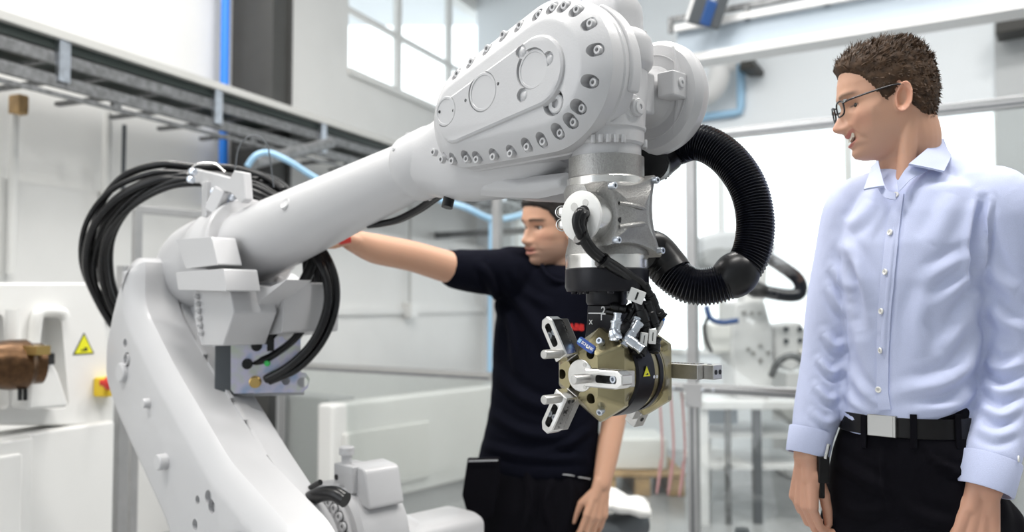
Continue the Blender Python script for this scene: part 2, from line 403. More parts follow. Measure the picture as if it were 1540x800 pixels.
for (x, y) in ((1015, 583), (1059, 586), (1038, 606), (1075, 586)):
    t, z = fz(x, y); g = G(); g.lathe([(.008, 0), (.008, .004), (.005, .006)], frame(FE.p(t, z, PW/2), NF), 12); obj('fence_bolt', g, 'zinc', fence)
# gusset plate where post and rail meet
t = posts[2]; g = G(); FE.box(g, t-.03, t+.05, zm-.09, zm+.022, PW/2, PW/2+.006); obj('corner_plate', g, 'aluminium', fence, bevel=.002)

# frame left of the robot
def prof_bar(name, p0, p1, parent, w=.04, m='aluminium'):
    g = G(); d_ = np.array(p1)-np.array(p0); M = frame(p0, d_, NF); L = np.linalg.norm(d_); g.box((0, 0, L/2), (w, w, L), M); return obj(name, g, m, parent, bevel=.003)
cell = thing('cell_frame', P(183, 760, 3.55)*np.array([1, 1, 0]), 'aluminium cell frame behind the cable loop and lower arm', 'frame')
b0 = P(183, 600, 3.6); prof_bar('frame_post', (b0[0], b0[1], 0), (b0[0], b0[1], 1.55), cell, .045)
c0_ = P(207, 315, 4.0); c1_ = P(320, 296, 4.3); c1_[2] = c0_[2]
prof_bar('frame_post', (c0_[0], c0_[1], 0), (c0_[0], c0_[1], c0_[2]), cell, .035)
prof_bar('frame_rail', c0_, c1_, cell, .035)
c2 = np.array([b0[0], b0[1], .09]); c3 = P(420, 700, 4.4); c3[2] = .09; prof_bar('frame_rail', c2, c3, cell, .045)
# white equipment seen through the lower glass
we = thing('white_partition', P(580, 660, 5.6)*np.array([1, 1, 0]), 'low white machine housing behind the lower glass panel', 'machine housing')
WP = Frame2(P(560, 735, 5.45)*np.array([1, 1, 0]), nrmz([.62, .78, 0]), nrmz([.78, -.62, 0]))
g = G(); WP.box(g, -.33, 1.4, .14, .78, -.14, 0); obj('housing_body', g, 'wall_white', we, bevel=.02)
g = G(); WP.box(g, -.25, .5, .22, .60, 0, .02); obj('housing_panel', g, 'cream_panel', we, bevel=.01)
g = G(); WP.box(g, -.33, 1.4, .0, .14, -.12, -.04); obj('housing_plinth', g, 'grey_panel', we)
g = G(); FE.box(g, fz(440, 600)[0]-.2, fz(487, 600)[0], 0, fz(460, 598)[1], -.28, -.04); tag(obj('grey_cabinet', g, 'grey_panel', None, bevel=.01), 'grey cabinet right behind the left fence post', 'cabinet')
g = G(); g.box((0, 0, 0), (.26, .2, .13), Matrix.Translation(P(620, 752, 4.55)-UPZ*.0)@Matrix.Rotation(.3, 4, 'Z')); g.v = [(x, y, z-min(q[2] for q in g.v)+.002) for x, y, z in g.v]
tag(obj('white_box', g, 'white_plastic', None, bevel=.012), 'white cardboard-like box on the floor behind the robot base', 'box')
g = G(); pz = P(680, 745, 4.9); pz[2] = .05; g.tube(spline([pz+np.array(q) for q in ((-.2, 0, 0), (-.1, .08, .02), (.02, -.05, .0), (.12, .06, .02), (.25, 0, 0))], 8), .03, 10); tag(obj('floor_hose', g, 'frame_dark'), 'dark hose lying on the floor beside the white box', 'hose')
for k, (xa, ya) in enumerate(((190, 775), (215, 782), (240, 790))):
    pz = P(xa, ya, 4.0); pz[2] = .012; g = G(); g.tube(spline([pz+np.array(q) for q in ((-.5, -.1+.1*k, 0), (-.2, .1, 0), (.1, -.08, 0), (.4, .08-.05*k, 0), (.7, 0, 0))], 8), .011, 8)
    tag(obj('floor_cable', g, 'cable_black'), ('nearest', 'middle', 'farthest')[k]+' of the black cables on the floor left of the lower arm', 'cable', 'loose cables on the floor')

# ------------------------------------------------------------------ white machine console at left
CW = Frame2(P(85, 630, 3.2)*np.array([1, 1, 0]), DW, NW)
con = thing('machine_console', CW.p(0, 0), 'white machine console at left with tool recesses and a sign', 'machine')
def cz(x, y, o=0): return np.array(CW.at(x, y, o))
tR, zT = cz(168, 632)
g = G(); CW.box(g, tR-1.6, tR, 0, zT, -.6, .02); obj('console_base', g, 'wall_white', con, bevel=.012)
t1, z1 = cz(46, 655, .02); g = G(); CW.box(g, t1-1.1, t1, .1, z1, .02, .045); dr_ = obj('console_door', g, 'wall_white', con, bevel=.02, seg=1)
t2, z2 = cz(30, 680, .04); g = G(); CW.box(g, t1-1.05, t2, .12, z2, .04, .06); obj('door_panel', g, 'wall_white', dr_, bevel=.015, seg=1)
bpx = [(-140, 640), (-140, 425), (158, 425), (176, 640)]
cm = np.eye(4); cm[:3, 0] = CW.d; cm[:3, 1] = UPZ; cm[:3, 2] = CW.n; cm[:3, 3] = CW.q
bb = roundpoly(ccw([cz(x, y) for x, y in bpx]), .02)
g = G(); g.prism([(bb, -.14), (bb, -.02), (inset(bb, .008), -.012)], cm); back = obj('console_backboard', g, 'wall_white', con)
rc = G()
for poly in ([(56, 470), (95, 470), (108, 614), (60, 616)], [(-90, 470), (8, 470), (18, 616), (-90, 616)]):
    q = roundpoly(ccw([cz(x, y) for x, y in poly]), .03); rc.prism([(q, -.10), (q, .05)], cm)
cut(back, rc)
g = G(); g.tube(spline([CW.p(*cz(50, 520), .0), CW.p(*cz(52, 480), .01), CW.p(*cz(60, 469), .01), CW.p(*cz(88, 470), .01), CW.p(*cz(94, 478), .01)], 8), .022, 12); obj('grab_handle', g, 'white_plastic', con)
g = G(); g.cyl(CW.p(*cz(9, 520), .03), CW.p(*cz(9, 465), .03), .02); obj('grab_handle', g, 'white_plastic', con)
sp = ccw([cz(x, y, .08) for x, y in ((44, 616), (50, 525), (66, 520), (88, 560), (105, 612))]); g = G(); g.prism([(sp, -.08), (sp*1.0, .08)], cm); obj('tool_stand', g, 'wall_white', con, bevel=.012)
t, z = cz(72, 540, .09); g = G(); CW.box(g, t-.02, t+.02, z-.02, z+.02, .08, .10); obj('stand_button', g, 'dark_hole', con)
g = G(); c = CW.p(*cz(28, 548, .12), .12); g.lathe([(.03, -.14), (.075, -.10), (.085, -.03), (.085, .02), (.07, .04), (.07, .07), (.03, .08)], frame(c, DW*.9+NW*.3), 20)
tg = obj('tool_head', g, 'bronze', con); g = G(); g.box((0, 0, 0), (.03, .05, .12), frame(c+np.array([0, 0, .05])+NW*.06, NW)); obj('tool_plate', g, 'brass', con)
for dx in (-6, 2): g = G(); g.cyl(CW.p(*cz(36+dx, 575, .14), .14), CW.p(*cz(36+dx, 602, .14), .14), .007); obj('tool_tube', g, 'dark_hole', con)
# warning triangle on the console
def warn(name, cx, cy, r, M_of, parent, thick=.002):
    """yellow triangle with black border and hand symbol"""
    tri = lambda k: [np.array([cx+k*r*math.sin(a), cy+k*r*math.cos(a)]) for a in (0, -2*PI/3, 2*PI/3)]
    q = G(); q.prism([(roundpoly(tri(1), r*.06, 3), 0), (roundpoly(tri(1), r*.06, 3), thick)], M_of); o = obj(name, q, 'sign_black', parent)
    q = G(); q.prism([(roundpoly(tri(.84), r*.05, 3), thick), (roundpoly(tri(.84), r*.05, 3), thick*1.4)], M_of); f_ = obj('sign_face', q, 'sign_yellow', o)
    q = G()
    for (a, b, w_, h_) in ((.02, -.22, .50, .10), (.14, -.10, .26, .12)):
        q.box((cx+a*r, cy+b*r, thick*1.6), (w_*r, h_*r, thick*.5), M_of)
    obj('sign_symbol', q, 'sign_black', o); return o
M_ = cm.copy(); M_[:3, 3] = CW.p(0, 0, -.012); c = cz(129, 522); warn('warning_sign', c[0], c[1], .056, M_, con)
t, z = cz(155, 580, .0); g = G(); CW.box(g, t-.038, t+.04, z-.04, z+.035, -.012, .05); es = obj('emergency_box', g, 'yellow_paint', con, bevel=.008)
t, z = cz(165, 576, .07); g = G(); g.lathe([(.014, -.03), (.014, .0), (.027, .004), (.027, .022), (.02, .028), (.001, .028)], frame(CW.p(t, z, .06), NW), 20); obj('stop_button', g, 'red_paint', es)
# ------------------------------------------------------------------ industrial robot
S2 = math.sqrt(.5)
W0 = P(912, 300, 1.5)
RA = np.array([S2, -S2, 0]); RN = np.array([-S2, -S2, 0]); RZ = np.array([0, 0, 1.])
KM = np.eye(4); KM[:3, 0] = RA; KM[:3, 1] = RZ; KM[:3, 2] = RN; KM[:3, 3] = W0      # local x=u, y=w, z=v
def rb(u, v, w): return W0+RA*u+RN*v+RZ*w
def onv(x, y, v):
    q = on_plane(x, y, W0+RN*v, RN)-W0; return np.array([q@RA, q[2]])
def onu(x, y, u):
    q = on_plane(x, y, W0+RA*u, RA)-W0; return np.array([q@RN, q[2]])      # (v, w)
def hull2(c1, r1, c2, r2, n=48):
    """outline of two circles joined by tangents, c1 right"""
    c1 = np.array(c1); c2 = np.array(c2); pts = [c1+r1*np.array([math.cos(t), math.sin(t)]) for t in np.linspace(0, 2*PI, 240, endpoint=False)]
    pts += [c2+r2*np.array([math.cos(t), math.sin(t)]) for t in np.linspace(0, 2*PI, 240, endpoint=False)]
    pts = sorted(map(tuple, np.round(pts, 6)))
    def half(ps):
        h = []
        for p in ps:
            while len(h) > 1 and (h[-1][0]-h[-2][0])*(p[1]-h[-2][1])-(h[-1][1]-h[-2][1])*(p[0]-h[-2][0]) <= 0: h.pop()
            h.append(p)
        return h
    h = half(pts)[:-1]+half(pts[::-1])[:-1]
    q = resample(h, n*4); k = np.argmax(q[:, 0]); return np.roll(q, -k, axis=0)

robot = thing('robot_arm', (rb(-.9, -.1, 0)[0], rb(-.9, -.1, 0)[1], 0), 'large light grey six-axis industrial robot arm in the foreground', 'robot')

def screw_mesh(name, r, h, m, hexr=.5):
    """cap screw: head with a hex socket, axis +z, base at 0"""
    g = G(); n = 18
    ring = lambda R, z, k=n: [(R*math.cos(2*PI*j/k), R*math.sin(2*PI*j/k), z) for j in range(k)]
    hexa = lambda R, z: [(R*(1/math.cos(((2*PI*j/n+PI/6) % (PI/3))-PI/6))*.9*math.cos(2*PI*j/n), R*(1/math.cos(((2*PI*j/n+PI/6) % (PI/3))-PI/6))*.9*math.sin(2*PI*j/n), z) for j in range(n)]
    g.rings([ring(r, 0), ring(r, h*.85), ring(r*.88, h), hexa(r*hexr, h), hexa(r*hexr, h*.35)])
    return mesh_of(name, g, m)
SCREW = screw_mesh('cap_screw', .0075, .009, 'robot_paint_smooth')
SCREW_BIG = screw_mesh('plug_screw', .0165, .010, 'robot_paint_smooth')
SCREW_ZN = screw_mesh('zinc_screw', .0060, .011, 'zinc')
SCREW_BK = screw_mesh('black_screw', .0055, .008, 'black_anodised')
SCREW_SM = screw_mesh('small_screw', .0042, .004, 'robot_paint_smooth')
def fV(u, w, v, d=1): return Matrix(frame(rb(u, v, w), RN*d, RA))       # frame with its z along the cover normal

# ---- gearbox cover
CR1, CL1 = (-.052, .211), (-.268, .176)
def cov(k): return hull2(CR1, .1325-k, CL1, .099-k*.95)
g = G(); g.prism([(cov(0), .055), (cov(0), .082), (cov(.003), .085), (cov(.020), .098), (cov(.040), .110), (cov(.047), .112)], KM)
# the raised island carrying the caps
ci, cj = (-.058, .214), (-.268, .165)
def isl(k): return hull2(ci, .064-k, cj, .048-k)
bolts_px = [(832,11),(849,8),(868,14),(888,35),(899,75),(893,124),(876,163),(863,184),(843,200),(817,213),(793,221),(768,231),(742,236),(717,240),(702,239),(680,242),(664,240),(652,229),
            (811,22),(782,38),(757,52),(733,73),(709,93),(688,111)]
bolts = [onv(x, y, .094) for x, y in bolts_px]
cover = obj('gearbox_cover', g, 'robot_paint', robot)
cg = G()
for u, w in bolts:
    c = np.array([-.043, .211]) if u > -.05 else np.array([np.clip(u, -.27, -.05), .20])
    d = nrmz(c-np.array([u, w])); 
    pk = [np.array([u, w])+.0112*np.array([math.cos(t), math.sin(t)]) for t in np.linspace(0, 2*PI, 20, endpoint=False)]
    pk = [q+d*(.004 if (q-np.array([u, w]))@d > 0 else 0) for q in pk]
    cg.prism([(pk, .0875), (pk, .14)], KM)
for (x, y, r, dep) in ((836, 155, .026, .099),):
    u, w = onv(x, y, .105); cg.lathe([(r*.8, 0), (r*1.15, .05)], np.array(fV(u, w, dep)), 28)
cut(cover, cg)
for u, w in bolts: put('cap_screw', SCREW, fV(u, w, .0880), cover)
u, w = onv(837, 156, .105); put('plug_screw', SCREW_BIG, fV(u, w, .099), cover)
ig = G(); ig.prism([(isl(0), .108), (isl(.003), .1155), (isl(.007), .118)], KM)
island = obj('cover_island', ig, 'robot_paint', robot)
ic = G()
caps = [(669, 167, .030), (725, 138, .037), (799, 103, .036)]
for k, (x, y, r) in enumerate(caps):
    u, w = onv(x, y, .118); ic.lathe([(r, 0), (r, .02)], np.array(fV(u, w, .1125 if k < 2 else .109)), 40)
for x, y in ((783, 77), (824, 88), (785, 143)):
    u, w = onv(x, y, .118); ic.lathe([(.0125, 0), (.0125, .02)], np.array(fV(u, w, .106)), 22)
for x, y in ((700, 151), (749, 126)):
    u, w = onv(x, y, .118); ic.lathe([(.0032, 0), (.0032, .02)], np.array(fV(u, w, .106)), 14)
u, w = onv(649, 177, .118); ic.prism([(roundpoly([(u-.004, w-.028), (u+.003, w-.028), (u+.003, w+.02), (u-.004, w+.02)], .003), .114), (roundpoly([(u-.004, w-.028), (u+.003, w-.028), (u+.003, w+.02), (u-.004, w+.02)], .003), .13)], KM)
cut(island, ic)
for k, (x, y, r) in enumerate(caps):
    u, w = onv(x, y, .118); q = G()
    q.lathe([(r-.0016, 0), (r-.0016, .0045), (r-.0028, .0058), (r-.0065, .0058), (r-.0072, .0046), (.0005, .0046)], np.array(fV(u, w, .1115 if k < 2 else .109)), 44)
    o = obj('sealing_cap', q, 'robot_paint_smooth', island)
    if k == 0:
        for x2, y2 in ((660, 168), (681, 166)):
            u2, w2 = onv(x2, y2, .118); h = G(); h.lathe([(.003, 0), (.003, .0006)], np.array(fV(u2, w2, .1164)), 12); obj('pin_hole', h, 'dark_hole', o)
for x, y in ((783, 77), (824, 88), (785, 143)):
    u, w = onv(x, y, .118); q = G(); q.lathe([(.0105, 0), (.0105, .004), (.007, .008), (.001, .0095)], np.array(fV(u, w, .106)), 20); obj('round_plug', q, 'robot_paint_smooth', island)

# ---- gearbox flange behind the cover, with its lugs
def flg(k): return hull2(CR1, .1345-k, CL1, .102-k)
g = G(); g.prism([(flg(.006), .016), (flg(0), .021), (flg(0), .050), (flg(.0025), .053), (flg(.0025), .0565)], KM)
flange = obj('gearbox_flange', g, 'robot_paint', robot)
def sector(r0, r1, a0, a1, n=16):
    o = [np.array(CR1)+r1*np.array([math.cos(t), math.sin(t)]) for t in np.radians(np.linspace(a0, a1, n))]; return ccw(o+[np.array(CR1)+r0*np.array([math.cos(t), math.sin(t)]) for t in np.radians(np.linspace(a1, a0, n))])
for a0, a1, r1, va, vb in ((-18, 60, .140, .012, .040), (-60, -36, .140, .012, .032)):
    q = G(); q.prism([(sector(.13, r1, a0, a1), va), (sector(.13, r1, a0, a1), vb)], KM); obj('flange_lug', q, 'robot_paint', flange, bevel=.005)

# ---- forearm: tube, neck and fork body
E0 = np.array([-.53, .118]); ED = nrmz([-.63, -.118])
def ax(s, v=0, off=0): 
    c = E0+ED*s+np.array([-ED[1], ED[0]])*(-off); return rb(c[0], v, c[1])
VT = -.012
AXM = frame(ax(0, VT), RA*ED[0]+RZ*ED[1], RN)
g = G(); g.lathe([(.060, -.06), (.064, .0), (.064, .005), (.100, .64), (.103, .74), (.108, .765)], AXM, 64)
tube = obj('forearm_tube', g, 'robot_paint', robot)
x, y = 430, 312
u, w = onv(x, y, .075)
q = G(); q.lathe([(.015, -.01), (.015, .004), (.013, .0065), (.0115, .0055), (.001, .0055)], frame(rb(u-.006, .070, w+.008), RN*.85+RZ*.45+RA*.1), 28); o = obj('tube_plug', q, 'robot_paint_smooth', tube)
g = G(); g.lathe([(.066, -.10), (.074, -.06), (.075, -.012), (.0745, .010), (.0725, .013), (.066, .013), (.0645, .016)], AXM, 56)
neck = obj('forearm_neck', g, 'robot_paint', robot)
for t in (2.1, 2.9, 3.7, 4.5, .4, 1.2):
    M = frame(np.array(AXM@np.array([.0735*math.cos(t), .0735*math.sin(t), -.005, 1]))[:3], np.array(AXM[:3, :3]@np.array([math.cos(t), math.sin(t), 0])))
    put('neck_screw', SCREW_SM, M, neck)
# fork body: sections across u with a superellipse in (v, w)
def sect(u, v0, v1, w0, w1, n=40, e=3.2):
    out = []
    for j in range(n):
        t = 2*PI*j/n; c, s_ = math.cos(t), math.sin(t)
        out.append(rb(u, (v0+v1)/2+(v1-v0)/2*math.copysign(abs(c)**(2/e), c), (w0+w1)/2+(w1-w0)/2*math.copysign(abs(s_)**(2/e), s_)))
    return out
g = G(); g.rings([sect(-.48, -.083, .06, .048, .20, e=2), sect(-.44, -.085, .062, .040, .205, e=2.3), sect(-.38, -.085, .06, .030, .22), sect(-.30, -.085, .055, .028, .26), sect(-.22, -.085, .05, .032, .30), sect(-.14, -.085, .045, .05, .33), sect(-.10, -.08, .04, .075, .33)])
obj('fork_body', g, 'robot_paint', robot)
bly = ccw([onv(x, y, .03) for x, y in ((700, 240), (738, 254), (782, 266), (850, 258), (850, 288), (805, 298), (748, 296), (690, 290))]); g = G(); g.prism([(bly, -.085), (bly, .02), (inset(bly, .012), .035)], KM)
obj('fork_belly', g, 'robot_paint', robot, bevel=.006)
q = G(); q.cyl(rb(-.40, .01, .05), rb(-.40, .02, .016), .012); obj('drain_plug', q, 'black_rubber', robot)

# ---- wrist tilt housing (between cover and disc)
VC = -.014
def wsec(w, ru, rv, n=48, e=2.2, du=0.0):
    out = []; k_ = max(0, min(1, (w-.13)/.06))
    for j in range(n):
        t = 2*PI*j/n; c, s_ = math.cos(t), math.sin(t)
        out.append(rb(du+ru*math.copysign(abs(c)**(2/e), c), VC*k_+rv*math.copysign(abs(s_)**(2/e), s_), w))
    return out
g = G(); g.rings([wsec(.118, .0675, .0675, e=2), wsec(.14, .067, .066, e=2), wsec(.18, .064, .062), wsec(.222, .063, .060), wsec(.232, .071, .068), wsec(.238, .073, .070), wsec(.268, .073, .070), wsec(.280, .070, .066), wsec(.290, .062, .056)])
wrist = obj('wrist_housing', g, 'robot_paint', robot)
hp = roundpoly(ccw([(-.055, -.045), (.030, -.058), (.048, -.02), (.040, .032), (-.05, .038)]), .010)
mz = np.eye(4); mz[:3, 0] = RA; mz[:3, 1] = RN; mz[:3, 2] = RZ; mz[:3, 3] = rb(.0, VC, 0)
q = G(); q.prism([(hp, .280), (hp*1.0, .325), (hp*.97, .345), (hp*.85, .356)], mz); top = obj('wrist_head', q, 'robot_paint', wrist)
put('head_screw', SCREW_SM, Matrix(frame(rb(.050, -.045, .291), RZ)), wrist)
q = G(); q.lathe([(.0245, -.006), (.0245, .004), (.021, .008), (.0155, .008), (.0155, .014), (.0135, .016), (.012, .016)], frame(rb(.058, .002, .150), RA), 28); o = obj('grease_plug', q, 'robot_paint_smooth', wrist)
put('plug_screw', screw_mesh('plug_socket', .0115, .003, 'robot_paint_smooth', .42), Matrix(frame(rb(.0735, .002, .150), RA)), wrist)
# collar, bolts ring, neck
g = G(); g.lathe([(.069, .122), (.069, .118), (.066, .116), (.066, .094), (.062, .090), (.0605, .09), (.0605, .068)], np.array(Matrix.Translation(W0)), 64)
collar = obj('wrist_collar', g, 'robot_paint', robot)
MINI = G(); MINI.lathe([(.0046, 0), (.0046, .012), (.0036, .0135), (.0018, .0135), (.0018, .010)], None, 12); MINI = mesh_of('collar_screw', MINI, 'robot_paint_smooth')
for k, t in enumerate(np.radians([70, 59, 48, 37, 26, -30, -38, -46, 126, 134, 142])):
    # angle in the (u, v) plane; the visible rows face the camera
    c = rb(.0665*math.cos(t), .0665*math.sin(t), .101); put('collar_screw', MINI, Matrix(frame(c, -RZ)), collar)

# ---- disc cover on the far side with its block
g = G(); dM = frame(rb(.004, -.094, .199), -RN, RZ)
g.lathe([(.036, -.085), (.038, -.020), (.045, .010), (.052, .026), (.058, .030), (.076, .030), (.0765, .0285), (.0780, .0285), (.0785, .030), (.096, .032), (.102, .037), (.106, .044), (.106, .056), (.100, .070), (.05, .078)], dM, 72)
disc = obj('motor_disc', g, 'robot_paint', robot, ang=28)
q = G(); q.box((0, 0, 0), (.046, .036, .046), frame(rb(.066, -.106, .206), RN, RZ)); o = obj('disc_block', q, 'robot_paint', disc, bevel=.004)
put('plug_screw', screw_mesh('block_screw', .0090, .003, 'robot_paint_smooth', .42), Matrix(frame(rb(.0842, -.106, .209), RA)), disc)
for w0_, w1_ in ((.185, .125), (.228, .285)):
    q = G(); q.rings([[rb(.056, -.126, w0_), rb(.078, -.126, w0_), rb(.070, -.119, w0_), rb(.064, -.119, w0_)], [rb(.050, -.127, w1_), rb(.056, -.127, w1_), rb(.054, -.1245, w1_), rb(.052, -.1245, w1_)]]); obj('disc_rib', q, 'robot_paint', disc, bevel=.002)
q = G(); q.box((0, 0, 0), (.075, .04, .03), frame(rb(.028, -.066, .190), RN, RZ)); obj('bearing_block', q, 'robot_paint', disc, bevel=.006)

# ---- bare metal wrist
def seg(name, prof, m, n=64, **k):
    h = G(); h.lathe(prof, np.array(Matrix.Translation(W0)), n); return obj(name, h, m, robot, **k)
seg('cast_band', [(.0655, .071), (.0655, .036), (.0675, .034), (.0675, .018), (.064, .014)], 'cast_metal')
def rsec(w, ru, rv, e=2.2, n=56):
    return [rb(ru*math.copysign(abs(math.cos(2*PI*j/n))**(2/e), math.cos(2*PI*j/n)), rv*math.copysign(abs(math.sin(2*PI*j/n))**(2/e), math.sin(2*PI*j/n)), w) for j in range(n)]
h = G(); h.rings([rsec(.022, .068, .068), rsec(.012, .072, .072), rsec(-.01, .070, .070), rsec(-.03, .066, .062), rsec(-.075, .066, .062), rsec(-.09, .070, .066), rsec(-.098, .0705, .0685)])
castb = obj('wrist_casting', h, 'cast_metal', robot)
q = G(); q.lathe([(.0681, .034), (.0681, .018)], np.array(Matrix.Translation(W0)), 64, False, False); 
seg('polished_band', [(.0677, .0345), (.0688, .033), (.0688, .019), (.0677, .0175)], 'bright_steel')
seg('polished_ring', [(.0705, -.097), (.0715, -.099), (.0715, -.120), (.070, -.122)], 'bright_steel')
seg('black_ring', [(.0705, -.121), (.0722, -.123), (.0722, -.152), (.069, -.160), (.03, -.160)], 'black_anodised')
tfl = seg('tool_flange', [(.036, -.158), (.036, -.178), (.033, -.183), (.01, -.183)], 'black_anodised')
for t in np.linspace(0, 2*PI, 9)[:-1]:
    put('ring_screw', SCREW_BK, Matrix(frame(rb(.056*math.cos(t), .056*math.sin(t), -.156), -RZ)), robot)
# side cover casting (faces +u), saddle outline with ribs and four screws
cxu = .075
cor = [onu(922, 279, cxu+.008), onu(986, 271, cxu+.008), onu(994, 377, cxu+.008), onu(928, 361, cxu+.008)]       # (v, w)
c0 = sum(cor)/4
def side(p, q, sag, n=14):
    m = np.array([-(q-p)[1], (q-p)[0]]); mid = (p+q)/2; 
    if m@(c0-mid) < 0: m = -m
    m = nrmz(m); return [p+(q-p)*i/n+m*sag*4*(i/n)*(1-i/n) for i in range(n)]
ext = [c0+(p-c0)*1.20 for p in cor]
sag = (.012, .020, .012, .020)
outl = [p for i in range(4) for p in side(ext[i], ext[(i+1) % 4], sag[i])]
outl = roundpoly(ccw(outl), .004, 2)
uM = np.eye(4); uM[:3, 0] = RN; uM[:3, 1] = RZ; uM[:3, 2] = RA; uM[:3, 3] = W0
def sc(k): return [c0+(p-c0)*k for p in outl]
h = G(); h.prism([(sc(.97), .030), (sc(1), .052), (sc(1), cxu-.002), (sc(.965), cxu+.003), (sc(.80), cxu+.003), (sc(.62), cxu+.009), (sc(.35), cxu+.013), (sc(.1), cxu+.014)], uM)
sidec = obj('side_cover', h, 'cast_metal', robot, ang=50)
for p in cor: put('zinc_screw', SCREW_ZN, Matrix(frame(rb(cxu+.002, p[0], p[1]), RA)), sidec)
for dw in (.012, -.018):
    q = G(); q.tube(spline([rb(cxu+.003, c0[0]+.042, c0[1]+dw*1.3), rb(cxu+.012, c0[0]+.022, c0[1]+dw*1.1), rb(cxu+.0145, c0[0]+.0, c0[1]+dw*.9), rb(cxu+.006, c0[0]-.024, c0[1]+dw*.8)], 6), .0042, 8); obj('cast_rib', q, 'cast_metal', sidec)
for dv, dw in ((.040, .016), (.040, -.012)):
    q = G(); q.lathe([(.0045, 0), (.0045, .002)], frame(rb(cxu+.0025, c0[0]+dv, c0[1]+dw), RA), 14); obj('cover_hole', q, 'dark_hole', sidec)
# connector drum with white face (faces +v)
pv = .108; u, w = onv(872, 325, pv)
h = G(); h.lathe([(.041, -.045), (.041, -.006)], frame(rb(u, pv, w), RN), 48); drum = obj('connector_drum', h, 'bright_steel', robot)
h = G(); h.lathe([(.0415, -.006), (.0415, -.001), (.040, .0), (.001, .0)], frame(rb(u, pv, w), RN), 48); wf = obj('drum_face', h, 'white_plastic', drum)
for du, dw, r in ((-.012, .016, .007), (.012, .021, .006), (.008, -.014, .004), (.008, .004, .013)):
    q = G(); q.lathe([(r, 0), (r, .0007)], frame(rb(u+du, pv, w+dw), RN), 20); obj('face_port', q, 'dark_hole' if r < .005 or r > .01 else 'jaw_steel', drum)
for (x, y) in ((845, 319), (846, 338)):
    c = P(x, y, 1.475); q = G(); q.lathe([(.0075, -.012), (.0075, .003), (.006, .004), (.001, .004)], frame(c, -CF*.8-CR*.6), 20); o = obj('clip_pin', q, 'bright_steel', drum)
    t = [c+(np.array([math.cos(a), 0, math.sin(a)])*.0105) for a in np.linspace(0, 2*PI, 20)]+[P(x+14, y+ (8 if y > 330 else -8), 1.475)]
    q = G(); q.tube(t[3:], .0012, 6); obj('clip_wire', q, 'bright_steel', drum)
# dress-pack hose elbow nozzle, corrugated hose and ball
def px(pts, n=14): return spline([P(*p) for p in pts], n)
hp_ = px([(984, 250, 1.66), (1010, 226, 1.66), (1050, 214, 1.63), (1092, 236, 1.60), (1124, 280, 1.575), (1136, 335, 1.56), (1128, 385, 1.55), (1104, 416, 1.545), (1070, 430, 1.55), (1035, 428, 1.56), (1006, 408, 1.575), (988, 385, 1.59)], 30)
d = np.r_[0, np.cumsum(np.linalg.norm(np.diff(hp_, axis=0), axis=1))]; n_ring = int(d[-1]/.0052)
t = np.linspace(0, d[-1], n_ring*8+1); hp2 = np.c_[[np.interp(t, d, hp_[:, k]) for k in range(3)]].T
ph = (np.arange(len(t)) % 8)/8.0
rr = .0325+.0021*np.cos(2*PI*ph)
h = G(); h.tube(hp2, rr, 36); hose = obj('corrugated_hose', h, 'hose_black', robot, ang=60)
h = G(); h.sphere((0, 0, 0), (.0405, .0405, .046), 32, frame(P(1106, 413, 1.545), P(1136, 380, 1.55)-P(1075, 432, 1.55))); obj('hose_ball', h, 'black_rubber', robot)
h = G(); h.tube(px([(978, 245, 1.60), (984, 247, 1.64), (1004, 232, 1.66)]), [.03]+[.034]*28, 24); obj('hose_nozzle', h, 'black_rubber', robot)
h = G(); h.tube(px([(968, 375, 1.57), (984, 378, 1.585), (1002, 398, 1.58), (1012, 412, 1.572)]), .0365, 28); obj('hose_elbow', h, 'black_rubber', robot)

# ---- elbow
EM = frame(ax(.765, VT), RA*ED[0]+RZ*ED[1], RN)
g = G(); g.lathe([(.100, -.022), (.131, -.022), (.136, -.017), (.136, .008), (.132, .012), (.125, .012), (.125, .022), (.129, .024), (.129, .05), (.138, .075), (.138, .13), (.132, .145), (.134, .17), (.138, .20), (.138, .27), (.130, .32), (.108, .36), (.066, .385), (.01, .39)], EM, 64)
elbow = obj('elbow_housing', g, 'robot_paint', robot)
for t in (3.55, 4.1, 2.75):
    M = frame((EM@np.array([.122*math.cos(t), .122*math.sin(t), -.012, 1]))[:3], EM[:3, :3]@np.array([math.cos(t)*.3, math.sin(t)*.3, -1])); q = G()
    q.lathe([(.016, -.03), (.016, .012), (.012, .016), (.001, .016)], M, 18); obj('ring_lug', q, 'robot_paint', elbow)
def blk(name, pxs, v0, v1, vref, parent, m='robot_paint', bev=.006, taper=1.0, r=.006):
    poly = roundpoly(ccw([onv(x, y, vref) for x, y in pxs]), r, 3); c = poly.mean(0); h = G()
    h.prism([(poly, v0), (c+(poly-c)*taper, v1)], KM); return obj(name, h, m, parent, bevel=bev)
blk('motor_cap', [(264, 360), (318, 356), (328, 398), (280, 404)], .10, .165, .165, elbow)
blk('motor_clamp', [(264, 410), (336, 404), (341, 438), (268, 436)], .09, .18, .18, elbow)
blk('gearbox_web', [(292, 436), (345, 432), (352, 470), (335, 520), (302, 520), (292, 480)], .02, .14, .14, elbow)
blk('axis_three_casting', [(335, 425), (405, 432), (432, 420), (392, 452), (350, 522), (318, 522)], .0, .07, .07, elbow)
blk('axis_three_box', [(330, 425), (428, 424), (424, 500), (340, 512)], -.16, .01, .01, elbow)
g = G(); g.lathe([(.10, 0), (.115, .01), (.115, .30), (.10, .31)], frame(rb(-1.47, .05, -.2), -RN), 48); obj('axis_three_drum', g, 'robot_paint', elbow)
for k in range(6):
    y_ = 446+k*11
    u, w = onv(296+k*1.2, y_, .145); put('drum_screw', SCREW, fV(u, w, .142), elbow)

